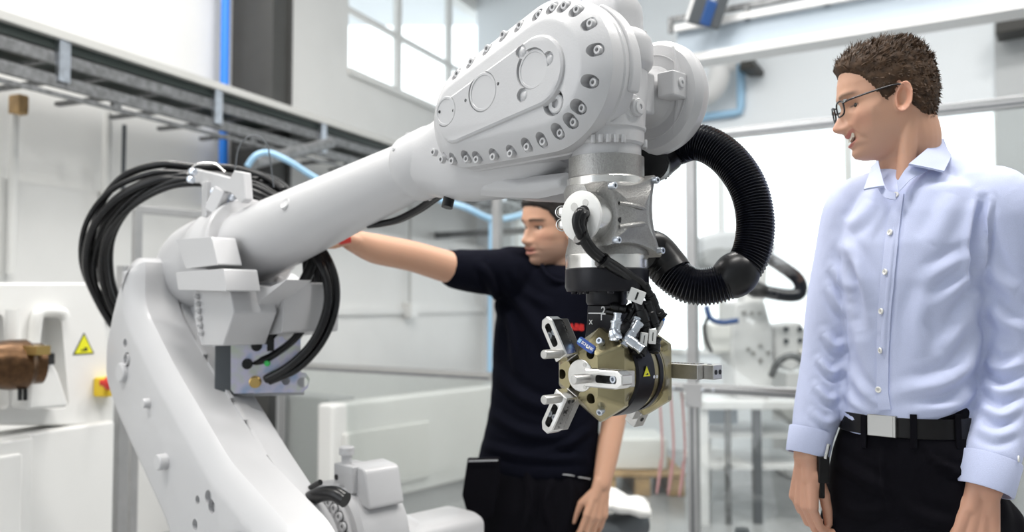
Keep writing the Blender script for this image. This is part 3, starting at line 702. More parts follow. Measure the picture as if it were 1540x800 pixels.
# ---- lower arm
Bpx = [(217, 387), (215, 450), (224, 478), (260, 550), (345, 695), (440, 800)]
Lpx = [(262, 795), (187, 631), (169, 575), (170, 511), (184, 446), (200, 388)]
vB = .18
low = [onv(x, y, vB) for x, y in Bpx]+[np.array(p) for p in ((-.62, -.76), (-.585, -.93), (-.66, -1.08), (-.82, -1.14), (-.98, -1.10), (-1.09, -1.0))]+[onv(x, y, vB) for x, y in Lpx]
low_r = [p.copy() for p in low]
for i, (du, dw) in {4: (-.015, 0), 5: (-.10, -.02), 6: (-.16, 0), 7: (-.16, 0), 8: (-.10, 0)}.items(): low_r[i] = low_r[i]+np.array([du, dw])
low, low_r = [resample(roundpoly(ccw(q), .04, 5), 160) for q in (low, low_r)]
g = G(); g.prism([(inset(low_r, .012), .0), (inset(low_r, .004), .006), (inset((low+low_r)/2, .003), .074), (inset((low+low_r)/2, .009), .076), (inset(low, .009), .080), (low, .082), (low, .175), (inset(low, .008), .186), (inset(low, .045), .214), (inset(low, .060), .217)], KM)
lower = obj('lower_arm', g, 'robot_paint', robot)
lc = G()
for x, y, r in ((313, 748, .017), (318, 762, .017), (297, 752, .011), (293, 789, .014), (191, 541, .022), (188, 516, .013)):
    u, w = onv(x, y, .217); lc.lathe([(r, 0), (r, .03)], np.array(fV(u, w, .205)), 28)
cut(lower, lc)
def stud(x, y, r, hgt, parent=lower):
    u, w = onv(x, y, .217); q = G(); q.lathe([(r*1.05, -.012), (r, .004), (r, hgt), (r*.85, hgt+.003), (.001, hgt+.003)], np.array(fV(u, w, .217)), 24); return obj('stud', q, 'robot_paint_smooth', parent)
stud(186, 560, .028, .010); stud(224, 606, .013, .014); stud(249, 694, .021, .020); stud(191, 541, .016, -.006)
for (p, q_) in (((398, 699), (404, 716)), ((369, 611), (374, 626))):
    pass
# moulded clips along the seam
seam = [onv(x, y, .08) for x, y in ((290, 505), (330, 570), (370, 635), (435, 750))]
for i in range(len(seam)-1):
    for t in (.12, .62):
        p = seam[i]+(seam[i+1]-seam[i])*t; q2 = seam[i]+(seam[i+1]-seam[i])*(t+.34); dr = nrmz(q2-p); nn = np.array([-dr[1], dr[0]])
        h = G(); h.prism([([p-nn*.004, q2-nn*.004, q2+nn*.003, p+nn*.003], .074), ([p-nn*.004, q2-nn*.004, q2+nn*.003, p+nn*.003], .084)], KM); obj('seam_strip', h, 'robot_paint_smooth', lower)
g = G(); g.lathe([(.11, 0), (.11, .012), (.10, .016), (.085, .016), (.085, .008), (.001, .008)], np.array(fV(-.86, -.80, .212)), 56); obj('axis_two_cap', g, 'black_anodised', lower)

# ---- turret and base
tv = -.10
uc, wc = onv(492, 812, tv)
g = G(); g.lathe([(.085, 0), (.085, .16)], frame(rb(uc, .03, wc), -RN), 48); tur_ax = obj('axis_two_sleeve', g, 'robot_paint', robot)
arch = []
for t in np.radians(np.linspace(-20, 200, 24)): arch.append(np.array([uc+.155*math.cos(t), wc+.150*math.sin(t)]))
arch = ccw(arch+[np.array([uc-.30, wc-.5]), np.array([uc+.30, wc-.5])])
g = G(); g.prism([(inset(arch, .012), tv-.16), (arch, tv-.15), (arch, tv-.012), (inset(arch, .01), tv)], KM)
turret = obj('turret', g, 'robot_paint', robot)
g = G(); g.lathe([(.125, -.01), (.125, .006), (.12, .010), (.09, .010)], np.array(fV(uc, wc, tv)), 48); fl2 = obj('turret_flange', g, 'robot_paint_smooth', turret)
HEXR = G(); HEXR.lathe([(.0115, 0), (.0115, .008), (.006, .008), (.006, .002)], None, 16); HEXR = mesh_of('flange_screw', HEXR, 'robot_paint_smooth')
DRK = G(); DRK.lathe([(.0135, 0), (.0135, .003)], None, 16); DRK = mesh_of('flange_recess', DRK, 'dark_hole')
for t in np.radians(range(0, 360, 15)):
    put('flange_screw', HEXR, fV(uc+.107*math.cos(t), wc+.107*math.sin(t), tv+.0102), fl2); put('flange_recess', DRK, fV(uc+.107*math.cos(t), wc+.107*math.sin(t), tv+.0082), fl2)
ub, wb = onv(508, 715, tv)
q = G(); q.box((0, 0, 0), (.07, .085, .07), frame(rb(ub, tv-.05, wb-.01), RN, RZ)); sb = obj('stop_block', q, 'robot_paint_smooth', turret, bevel=.004)
q = G(); q.lathe([(.014, 0), (.014, .028), (.020, .028), (.020, .046), (.017, .049), (.001, .049)], frame(rb(ub-.012, tv-.035, wb+.02), RZ), 20); obj('stop_bolt', q, 'robot_paint_smooth', sb)
q = G(); q.lathe([(.008, 0), (.008, .001)], frame(rb(ub-.005, tv+.0005, wb-.005), RN), 16); obj('bolt_hole', q, 'dark_hole', sb)
q = G(); q.prism([(roundpoly(ccw([(ub+.0, wb+.03), (ub+.075, wb+.02), (ub+.10, wb-.08), (ub+.0, wb-.06)]), .015), tv-.14), (roundpoly(ccw([(ub+.0, wb+.03), (ub+.075, wb+.02), (ub+.10, wb-.08), (ub+.0, wb-.06)]), .015), tv-.03)], KM); obj('stop_rib', q, 'robot_paint', turret, bevel=.006)
mp = roundpoly(ccw([(-.09, -.12), (.09, -.12), (.09, .085), (.05, .10), (-.05, .10), (-.09, .085)]), .02)
um, wm_ = onv(640, 800, -.36)
mM = KM.copy(); mM[:3, 3] = rb(um-.02, 0, wm_-.062)
q = G(); q.prism([(mp*.94, -.52), (mp, -.50), (mp, -.24), (mp*.8, -.22)], mM); obj('axis_two_motor', q, 'robot_paint', turret, bevel=.006)
q = G(); q.cyl(rb(uc, tv-.1, wc), rb(um, -.3, wm_-.06), .10, n=32); obj('motor_adapter', q, 'robot_paint', turret)
q = G(); q.lathe([(.30, 0), (.30, .30-.02), (.28, .30)], frame((rb(uc, -.2, 0)[0], rb(uc, -.2, 0)[1], .10), RZ), 48); obj('robot_base', q, 'robot_paint', robot)
q = G(); q.box((rb(uc, -.2, 0)[0], rb(uc, -.2, 0)[1], .05), (.8, .8, .10)); obj('base_plate', q, 'robot_paint', robot, bevel=.01)
# hose stub between lower arm and turret
q = G(); q.tube(px([(452, 765, 2.10), (470, 748, 2.06), (500, 742, 2.02), (520, 752, 2.0)]), .018, 14); obj('turret_hose', q, 'cable_black', robot)
q = G(); q.tube(px([(455, 745, 2.12), (468, 733, 2.1), (482, 725, 2.08)]), .007, 10); obj('turret_cable', q, 'cable_black', robot)

# ---- cable bracket and looms
def loom(name, ctrl, count, spread, r, parent, m='cable_black', seed=1, nseg=10, w_end=1.0):
    rs = random.Random(seed); offs = []
    for k in range(count):
        a_ = 2*PI*k/count+rs.random()*.5; q_ = spread*(.35+.65*rs.random()); offs.append((q_*math.cos(a_), q_*math.sin(a_), rs.random()*1.4-.7))
    for k, (ox, oy, tw) in enumerate(offs):
        pts = []
        for i, c in enumerate(ctrl):
            x, y, dd = c[:3]; sp = c[3] if len(c) > 3 else 1; an = tw*i*.5
            o1, o2 = ox*math.cos(an)-oy*math.sin(an), ox*math.sin(an)+oy*math.cos(an)
            c3 = P(x, y, dd); pts.append(c3+CR*o1*sp+CU*o2*sp+CF*(o1+o2)*.5*sp)
        h = G(); h.tube(spline(pts, nseg), r*(.8+.4*rs.random()), 10); obj(name, h, m, parent, ang=180)
loom('loom_cable', [(430, 300, 2.46, .7), (400, 281, 2.50, .8), (350, 266, 2.52, .7), (292, 262, 2.52, .6), (240, 262, 2.53, .8), (185, 286, 2.57, 1.1), (148, 332, 2.62, 1.1), (138, 388, 2.68, 1.0), (153, 440, 2.72, .8), (182, 490, 2.74, .7), (215, 530, 2.72, .6)], 11, .038, .0100, robot, seed=3)
loom('loom_cable', [(392, 276, 2.50), (296, 268, 2.50), (245, 278, 2.52), (195, 312, 2.56), (165, 362, 2.62), (164, 420, 2.68), (182, 470, 2.72), (215, 520, 2.72)], 4, .018, .0085, robot, seed=5)
loom('rear_loom_cable', [(462, 352, 2.33, .6), (482, 385, 2.30), (496, 420, 2.29), (496, 462, 2.28), (478, 508, 2.27), (445, 545, 2.27), (405, 569, 2.28, .5)], 5, .018, .0100, robot, seed=8)
loom('rear_loom_cable', [(470, 360, 2.34, .6), (470, 390, 2.34), (452, 430, 2.33), (425, 475, 2.32), (402, 508, 2.31), (386, 522, 2.33, .4)], 2, .006, .0125, robot, seed=9)
loom('rear_loom_cable', [(466, 360, 2.36, .6), (480, 400, 2.35), (478, 450, 2.33), (450, 500, 2.31), (410, 534, 2.30), (372, 547, 2.30, .4)], 2, .008, .009, robot, seed=10)
loom('rear_loom_cable', [(466, 370, 2.38), (468, 410, 2.40), (466, 450, 2.40), (452, 480, 2.42), (436, 488, 2.44)], 4, .016, .0095, robot, seed=12)
q = G(); q.box((0, 0, 0), (.045, .05, .03), frame(P(463, 440, 2.33), (-1, .3, .4))); obj('loom_clamp', q, 'black_rubber', robot, bevel=.006)
loom('forearm_cable', [(555, 338, 2.05), (575, 336, 2.04), (600, 330, 2.02), (630, 315, 1.98), (655, 298, 1.93), (672, 288, 1.88)], 2, .006, .0075, robot, seed=14)
# bracket plates
bk = P(330, 272, 2.40)
bo = G(); bp_ = [(292, 253), (330, 262), (352, 268), (358, 257), (372, 260), (375, 300), (368, 306), (352, 290), (312, 283), (305, 275), (285, 278), (280, 262)]
q_ = [on_plane(x, y, bk, RN) for x, y in bp_]
bo.rings([[p+RN*.012 for p in q_], [p-RN*.012 for p in q_]]); br = obj('cable_bracket', bo, 'robot_paint_smooth', robot, bevel=.003)
q = G(); q.box((0, 0, 0), (.10, .03, .022), frame(P(312, 300, 2.42), RN, RZ)); obj('bracket_post', q, 'robot_paint_smooth', br, bevel=.003)
q = G(); q.box((0, 0, 0), (.07, .04, .03), frame(P(327, 302, 2.38), RN*.8+RA*.4, RZ*.8+RA*.5)); obj('bracket_foot', q, 'robot_paint_smooth', br, bevel=.004)
for x, y in ((290, 258), (287, 270), (322, 288), (330, 306), (322, 312), (348, 297), (362, 276)):
    q = G(); q.lathe([(.010, -.008), (.010, .006), (.006, .010), (.001, .010)], frame(P(x, y, 2.385), -CF*.7+RN*.3), 12); obj('bracket_screw', q, 'zinc', br)
q = G(); q.tube(px([(282, 262, 2.44), (296, 247, 2.44), (322, 246, 2.44), (338, 258, 2.45)]), .0025, 6); obj('bracket_wire', q, 'bright_steel', br)
q = G(); q.tube(px([(353, 258, 2.46), (360, 220, 2.46), (382, 203, 2.46), (402, 220, 2.46), (409, 262, 2.46), (412, 282, 2.46)]), .0022, 6); obj('antenna_wire', q, 'frame_dark', br)
# connector plate
pc = P(405, 548, 2.30); pn = nrmz(RA*.75+RN*.45)
pp = [(347, 508), (352, 504), (425, 506), (428, 511), (436, 513), (452, 508), (452, 560), (460, 561), (466, 570), (463, 583), (455, 590), (352, 592), (347, 586)]
q_ = [on_plane(x, y, pc, pn) for x, y in pp]
h = G(); h.rings([[p for p in q_], [p-pn*.006 for p in q_]]); plate = obj('connector_plate', h, 'iridescent_zinc', robot)
hc = G()
for x, y, r in ((455, 575, .014), (430, 573, .011)): hc.cyl(on_plane(x, y, pc, pn)+pn*.02, on_plane(x, y, pc, pn)-pn*.03, r, n=24)
cut(plate, hc)
for x, y, r, m in ((386, 520, .014, 'black_rubber'), (372, 547, .014, 'black_rubber'), (384, 574, .016, 'brass'), (355, 514, .008, 'zinc'), (402, 546, .008, 'green_tape')):
    c = on_plane(x, y, pc, pn); q = G(); q.lathe([(r, -.002), (r, .012), (r*.8, .014), (r*.8, .03), (.001, .03)], frame(c, pn), 18); obj('connector', q, m, plate)
q = G(); q.box((0, 0, 0), (.035, .018, .008), frame(on_plane(407, 518, pc, pn)+pn*.002, pn, RZ)); obj('plate_slot', q, 'dark_hole', plate)
q = G(); q.box((0, 0, 0), (.16, .10, .09), frame(on_plane(352, 548, pc, pn)-pn*.06, pn, RZ)); obj('connector_box', q, 'frame_dark', robot, bevel=.004)
q = G(); q.box((0, 0, 0), (.05, .20, .12), frame(on_plane(400, 590, pc, pn)-pn*.09+RZ*.012, pn, RZ)); obj('connector_tray', q, 'grey_panel', robot, bevel=.004)
# ------------------------------------------------------------------ far side of the fence, right
def farbox(name, x0, y0, x1, y1, d, depth, m, parent=None, bevel=.015, floor=False):
    a_, b_ = P(x0, y1, d), P(x1, y0, d); z0 = 0.002 if floor else a_[2]
    g = G(); g.box(((a_[0]+b_[0])/2, a_[1]+depth/2, (z0+b_[2])/2), (abs(b_[0]-a_[0]), depth, b_[2]-z0)); return obj(name, g, m, parent, bevel=bevel)
fr_ = thing('small_robot', P(1160, 600, 5.6)*np.array([1, 1, 0]), 'blurred white robot with black hose behind the fence', 'robot')
mat('far_white', (.74, .74, .74), .45)
bd = [(1105, 455), (1150, 450), (1163, 500), (1165, 560), (1160, 600), (1108, 600), (1100, 520)]
def farprism(name, pts, d, depth, m, parent, bevel=.02):
    q = [P(x, y, d) for x, y in pts]; g = G(); g.rings([q, [p+np.array([0, depth, 0]) for p in q]]); return obj(name, g, m, parent, bevel=bevel)
body = farprism('robot_body', bd, 5.6, .35, 'far_white', fr_)
for x, y in ((1118, 470), (1130, 471), (1142, 471), (1143, 520), (1132, 531), (1143, 542), (1155, 530), (1125, 525)):
    g = G(); g.lathe([(.014, 0), (.014, .012)], frame(P(x, y, 5.6), -CF), 10); obj('body_bolt', g, 'jaw_steel', body)
farprism('motor_box', [(1066, 488), (1108, 485), (1110, 530), (1070, 532)], 5.65, .25, 'cream_panel', fr_)
farprism('robot_shoulder', [(1163, 490), (1205, 484), (1218, 510), (1216, 545), (1190, 560), (1165, 545)], 5.7, .3, 'far_white', fr_)
for x, y in ((1182, 495), (1203, 495), (1182, 513), (1203, 512)):
    g = G(); g.lathe([(.017, 0), (.017, .01)], frame(P(x, y, 5.695), -CF), 12); obj('shoulder_bolt', g, 'frame_dark', fr_)
g = G(); g.lathe([(.035, 0), (.035, .03), (.02, .04), (.001, .04)], frame(P(1207, 532, 5.69), -CF), 16); obj('shoulder_cap', g, 'jaw_steel', fr_)
g = G(); g.tube(spline([P(1160, 565, 5.5), P(1170, 545, 5.45), P(1190, 535, 5.42), P(1212, 548, 5.45), P(1220, 575, 5.5)], 8), .022, 10); obj('robot_cable', g, 'galvanised', fr_)
g = G(); g.tube(spline([P(1150, 385, 5.5), P(1172, 398, 5.45), P(1200, 420, 5.42), P(1203, 440, 5.42), P(1185, 444, 5.42), P(1150, 438, 5.45), P(1130, 428, 5.5)], 10), .042, 14); obj('robot_hose', g, 'hose_black', fr_)
g = G(); g.sphere(P(1140, 437, 5.45), (.075, .06, .05), 16); obj('hose_knuckle', g, 'black_rubber', fr_)
farprism('robot_forearm', [(1054, 355), (1085, 347), (1150, 345), (1172, 368), (1160, 395), (1110, 405), (1060, 404)], 5.75, .35, 'grey_panel', fr_, bevel=.04)
farprism('robot_wrist', [(1122, 400), (1156, 398), (1152, 452), (1118, 456)], 5.68, .2, 'far_white', fr_)
g = G(); g.tube(spline([P(1062, 460, 5.5), P(1068, 478, 5.5), P(1085, 485, 5.5), P(1110, 482, 5.5)], 8), .018, 10); obj('blue_lead', g, mat('dark_blue', (.02, .07, .22), .4), fr_)
g = G(); g.tube(spline([P(1070, 530, 5.5), P(1062, 510, 5.5), P(1060, 490, 5.5), P(1068, 470, 5.5)], 8), .012, 8); obj('black_lead', g, 'cable_black', fr_)
# work table carrying it
tz = P(1130, 600, 5.6)[2]; xa_, xb_ = P(1050, 600, 5.5)[0], P(1226, 600, 5.5)[0]
tb = thing('work_table', ((xa_+xb_)/2, 5.8, 0), 'pale work table frame carrying the small robot beyond the fence', 'table')
g = G(); g.box(((xa_+xb_)/2, 5.85, tz-.025), (xb_-xa_, .75, .05)); obj('table_top', g, 'far_white', tb, bevel=.006)
for zz in (P(1130, 690, 5.8)[2], P(1130, 645, 5.8)[2]):
    g = G(); g.box(((xa_+xb_)/2, 5.85, zz), (xb_-xa_-.06, .6, .03)); obj('table_shelf', g, 'far_white', tb)
for x, y_, m, w_ in ((1092, 5.52, 'galvanised', .035), (1135, 5.55, 'frame_dark', .05), (1056, 5.52, 'far_white', .05), (1220, 5.52, 'far_white', .05), (1060, 6.18, 'far_white', .05), (1215, 6.18, 'far_white', .05)):
    a_ = P(x, 690, y_); g = G(); g.box((a_[0], y_, (tz-.05)/2), (w_, w_, tz-.05)); obj('table_post', g, m, tb)
a_ = P(1082, 625, 5.62); g = G(); g.box((a_[0], 5.75, a_[2]), (.22, .25, .10)); obj('table_drawer', g, 'beam_grey', tb)
# pallet with goods
pl = thing('pallet', P(965, 715, 6.3)*np.array([1, 1, 0]), 'wooden pallet on the floor beyond the fence post', 'pallet')
pc_ = P(965, 700, 6.3)
for k in range(5): g = G(); g.box((pc_[0], pc_[1]+k*.17, .155), (.62, .12, .025)); obj('deck_board', g, 'wood', pl)
for k in (-1, 0, 1): g = G(); g.box((pc_[0]+k*.25, pc_[1]+.34, .072), (.11, .78, .135)); obj('pallet_block', g, 'wood', pl)
g = G(); g.box((pc_[0]-.05, pc_[1]+.3, .17+.115), (.5, .5, .23)); tag(obj('goods_crate', g, 'cream_panel', None, bevel=.02), 'pale crate of goods standing on the pallet', 'crate')
mat('far_red', (.62, .30, .30), .5)
for k in range(3):
    a_ = FE.p(FE.at(990+k*17, 590)[0], zm-PW/2, -.012); g = G(); g.tube(spline([a_, a_+np.array([.012, 0, -.3]), a_+np.array([-.012, .02, -.5]), a_+np.array([.012, .04, -.34])], 8), .006, 6)
    tag(obj('red_cable', g, 'far_red'), ('leftmost', 'middle', 'rightmost')[k]+' of the thin red cables hanging under the fence rail', 'cable', 'red cables hanging in the far cell')
fb = thing('machine_support', P(1110, 745, 4.9)*np.array([1, 1, 0]), 'grey low machine foot on the floor beyond the fence', 'machine foot')
q = P(1110, 745, 4.9); q[2] = .03; g = G(); g.box((q[0], q[1], .035), (.34, .16, .06), None); obj('foot_plate', g, 'grey_panel', fb, bevel=.02); g = G(); g.cyl((q[0]+.02, q[1], .06), (q[0]+.02, q[1], .12), .04); obj('foot_stud', g, 'frame_dark', fb)
# white machine at the right edge of the gap
wm = thing('white_press', P(1200, 700, 7.0)*np.array([1, 1, 0]), 'white machine column beyond the man in the blue shirt', 'machine')
farbox('press_column', 1185, 560, 1250, 745, 6.9, .4, 'far_white', wm, floor=True); farprism('press_head', [(1165, 610), (1215, 615), (1225, 640), (1210, 640), (1185, 632)], 6.6, .3, 'cream_panel', wm)
farbox('grey_panel', 1460, 640, 1640, 800, 4.9, .3, 'grey_panel', None, floor=True)
bpy.data.objects['grey_panel'].name = 'supply_cabinet'; tag(bpy.data.objects['supply_cabinet'], 'grey cabinet at the right edge behind the blue-shirted man', 'cabinet')
# overhead beam with crane fittings
def beam_pt(x, y, d0=5.6): return on_plane(x, y, P(1100, 78, d0), NF)
bmq = Frame2(P(1100, 78, 5.6)*np.array([1, 1, 0]), DF, NF)
bt = thing('overhead_beam', beam_pt(1100, 78), 'blue-grey overhead beam with bright lower flange at top right', 'beam')
z0 = bmq.at(1100, 76)[1]; z1 = bmq.at(1100, 35)[1]; t0 = bmq.at(1018, 60)[0]
g = G(); bmq.box(g, t0, 4.2, z0, z1, -.08, .0); obj('beam_web', g, 'beam_grey', bt)
g = G(); bmq.box(g, t0-.0, 4.2, z0-.05, z0, -.12, .08); obj('beam_flange', g, 'far_white', bt)
g = G(); bmq.box(g, t0, 4.2, z1, z1+.04, -.12, .05); obj('beam_flange', g, 'far_white', bt)
za = bmq.at(1150, 8)[1]
g = G(); bmq.box(g, t0-.05, 4.2, za, za+.035, -.02, .02); obj('crane_rail', g, 'galvanised', bt)
for x in (1010, 1125, 1245):
    t = bmq.at(x, 40)[0]; g = G(); bmq.box(g, t-.015, t+.015, z1-.0, za+.03, .0, .03); obj('rail_strut', g, 'galvanised', bt)
hg = thing('crane_trolley', beam_pt(1070, 30), 'dark blue crane trolley on the overhead beam', 'trolley')
for i, (x, y, s_, m) in enumerate(((1052, 8, (.10, .08, .24), 'frame_dark'), (1064, 20, (.07, .08, .16), 'dark_blue'), (1082, 12, (.07, .08, .26), 'frame_dark'), (1042, 12, (.05, .06, .18), 'far_white'))):
    g = G(); g.box((0, 0, 0), s_, frame(P(x, y, 5.5), (.3, -.3, 1))); obj(('trolley_body', 'trolley_motor', 'trolley_arm', 'trolley_plate')[i], g, m, hg, bevel=.01)
BKb = BK
def on_back(x, y, o=.05): return on_plane(x, y, QB+NF*o, NF)
g = G(); g.tube([on_back(1114, 98), on_back(1114, 160), on_back(1112, 168), on_back(1104, 170), on_back(1050, 177)], .035, 10); tag(obj('water_pipe', g, 'blue_hose'), 'light blue bent pipe on the upper back wall', 'pipe')
g = G(); g.tube(spline([on_back(1105, 90, .25), on_back(1085, 95, .28), on_back(1080, 120, .28), on_back(1068, 140, .25), on_back(1050, 145, .2)], 8), .10, 14); tag(obj('air_duct', g, 'far_white'), 'white bent air duct on the upper back wall', 'duct')
wb_ = thing('wall_bracket', on_back(1135, 110), 'black angled bracket under the overhead beam', 'bracket')
g = G(); q = [on_back(*p) for p in ((1112, 84), (1128, 80), (1150, 108), (1148, 116), (1126, 116), (1130, 106))]; g.rings([q, [p+NF*.3 for p in q]]); obj('bracket_arm', g, 'sign_black', wb_, bevel=.01)
g = G(); q = [on_back(*p, .4) for p in ((1497, 18), (1560, 5), (1560, 40), (1497, 52))]; g.rings([q, [p-NF*.25 for p in q]]); tag(obj('dark_duct', g, 'sign_black', None, bevel=.01), 'black box section at the top right corner', 'duct')
# ------------------------------------------------------------------ double gripper on the tool flange
GW = -.300
grip = thing('double_gripper', rb(0, 0, -.40), 'tan and black double three-jaw gripper hanging from the robot wrist', 'gripper')
# bracket plate below the flange
bpz = np.eye(4); bpz[:3, 0] = RA; bpz[:3, 1] = RZ; bpz[:3, 2] = RN; bpz[:3, 3] = W0
bp1 = roundpoly(ccw([(-.034, -.183), (.034, -.183), (.038, -.215), (.044, -.262), (-.044, -.262), (-.036, -.215)]), .004)
g = G(); g.prism([(bp1, -.052), (bp1, .012)], bpz); brk = obj('mounting_bracket', g, 'black_anodised', grip, bevel=.002)
MT = np.eye(4); MT[:3, 0] = RA; MT[:3, 1] = RZ; MT[:3, 2] = RN; MT[:3, 3] = rb(-.026, .0124, -.197)
obj('axis_letter', text_geo('X', .011, Matrix(MT)@Matrix.Translation((0, -.016, 0)), .0003), 'white_print', brk)
obj('axis_digit', text_geo('2', .020, Matrix(MT)@Matrix.Translation((.028, .004, 0)), .0003), 'white_print', brk)
g = G(); g.box((.010, .0, .0003), (.030, .002, .0006), MT); g.box((.024, -.006, .0003), (.002, .012, .0006), MT); obj('axis_mark', g, 'white_print', brk)
g = G(); g.lathe([(.0035, 0), (.0035, .001)], frame(rb(-.022, .0122, -.236), RN), 12); obj('bracket_hole', g, 'dark_hole', brk)
GC = np.array([0., GW])
def octo(r, k=.42, rot=0):
    """triangle-like hexagon: three broad flats between the jaws"""
    out = []
    for i in range(3):
        for s_ in (-1, 1): a_ = rot+2*PI*i/3+s_*k; out.append((GC[0]+r*math.cos(a_), GC[1]+r*math.sin(a_)))
    return ccw(out)
GM = KM
def ring_out(r, n=48): return [(GC[0]+r*math.cos(2*PI*i/n), GC[1]+r*math.sin(2*PI*i/n)) for i in range(n)]
def blend(poly, r, t, n=48):
    """a polygon resampled radially and blended towards a circle"""
    p = np.array(poly)-GC; out = []
    for i in range(n):
        a_ = 2*PI*i/n; d_ = np.array([math.cos(a_), math.sin(a_)]); best = 0
        for j in range(len(p)):
            e0, e1 = p[j], p[(j+1) % len(p)]; den = d_[0]*(e1-e0)[1]-d_[1]*(e1-e0)[0]
            if abs(den) < 1e-9: continue
            tt = (e0[0]*(e1-e0)[1]-e0[1]*(e1-e0)[0])/den; s_ = (e0[0]*d_[1]-e0[1]*d_[0])/den
            if tt > 0 and -1e-6 <= s_ <= 1+1e-6: best = max(best, tt)
        out.append(GC+d_*(best*(1-t)+r*t))
    return out
def half(v0, sgn, front=True):
    """one gripper unit: v0 face position, sgn direction of its face (+1 towards +v)"""
    h = G(); V = lambda d_: v0-sgn*d_
    face = octo(.080, .66)
    L_ = [(blend(inset(face, .027), .05, 0, 96), V(0)), (blend(inset(face, .018), .06, .0, 96), V(.008)), (blend(face, .07, 0, 96), V(.036)), (blend(face, .07, 0, 96), V(.046)), (ring_out(.069, 96), V(.053)), (ring_out(.069, 96), V(.062))]
    h.prism(L_, GM); b = obj('gripper_body', h, 'tan_anodised', grip, ang=30)
    hc = G()
    for i in range(3):
        a_ = PI/3+2*PI*i/3; u, w = GC[0]+.042*math.cos(a_), GC[1]+.042*math.sin(a_)
        M = frame(rb(u, V(.02), w), RN*sgn); hc.lathe([(.0085, 0), (.0085, .05)], M, 20)
        # jaw guideway
        a2 = 2*PI*i/3; dv = np.array([math.cos(a2), math.sin(a2)]); nv = np.array([-dv[1], dv[0]])
        q = [GC+dv*.02+nv*.012, GC+dv*.02-nv*.012, GC+dv*.11-nv*.012, GC+dv*.11+nv*.012]
        hc.prism([(q, V(.014)), (q, V(-.05))] if sgn > 0 else [(q, V(-.05)), (q, V(.014))], GM)
    cut(b, hc)
    for i in range(3):
        a_ = PI/3+2*PI*i/3; u, w = GC[0]+.042*math.cos(a_), GC[1]+.042*math.sin(a_)
        q = G(); q.lathe([(.0083, 0), (.0083, .001)], frame(rb(u, V(.0198), w), RN*sgn), 16); obj('mounting_hole', q, 'dark_hole', b)
        for s_ in (-1,) if front and i != 1 else ():
            u2, w2 = GC[0]+.064*math.cos(a_), GC[1]+.064*math.sin(a_)
            put('zinc_screw', SCREW_ZN, Matrix(frame(rb(u2, V(.016), w2), RN*sgn+RA*math.cos(a_)*.4+RZ*math.sin(a_)*.4)), b)
    h = G(); h.lathe([(.027, -.004), (.027, .001), (.026, .002), (.001, .002)], frame(rb(GC[0], V(0), GC[1]), RN*sgn), 40); cp = obj('centre_plate', h, 'bright_steel', grip)
    for a_ in (PI/3, -PI/3):
        q = G(); q.lathe([(.0036, 0), (.0036, .0008)], frame(rb(GC[0]+.021*math.cos(a_), V(-.002), GC[1]+.021*math.sin(a_)), RN*sgn), 12); obj('plate_screw', q, 'jaw_steel', cp)
    return b
vf, vr = .070, -.135
fb_ = half(vf, 1); half(vr, -1, False)
h = G(); h.lathe([(.070, 0), (.0735, .003), (.0735, .047), (.070, .050)], frame(rb(0, .010, GW), -RN), 56); ringb = obj('adapter_ring', h, 'black_anodised', grip)
h = G(); h.lathe([(.0685, 0), (.0685, .034)], frame(rb(0, -.040, GW), -RN), 56); obj('rear_ring', h, 'tan_anodised', grip)
h = G(); h.lathe([(.0705, 0), (.0705, .010)], frame(rb(0, -.056, GW), -RN), 56); obj('rear_band', h, 'black_anodised', grip)
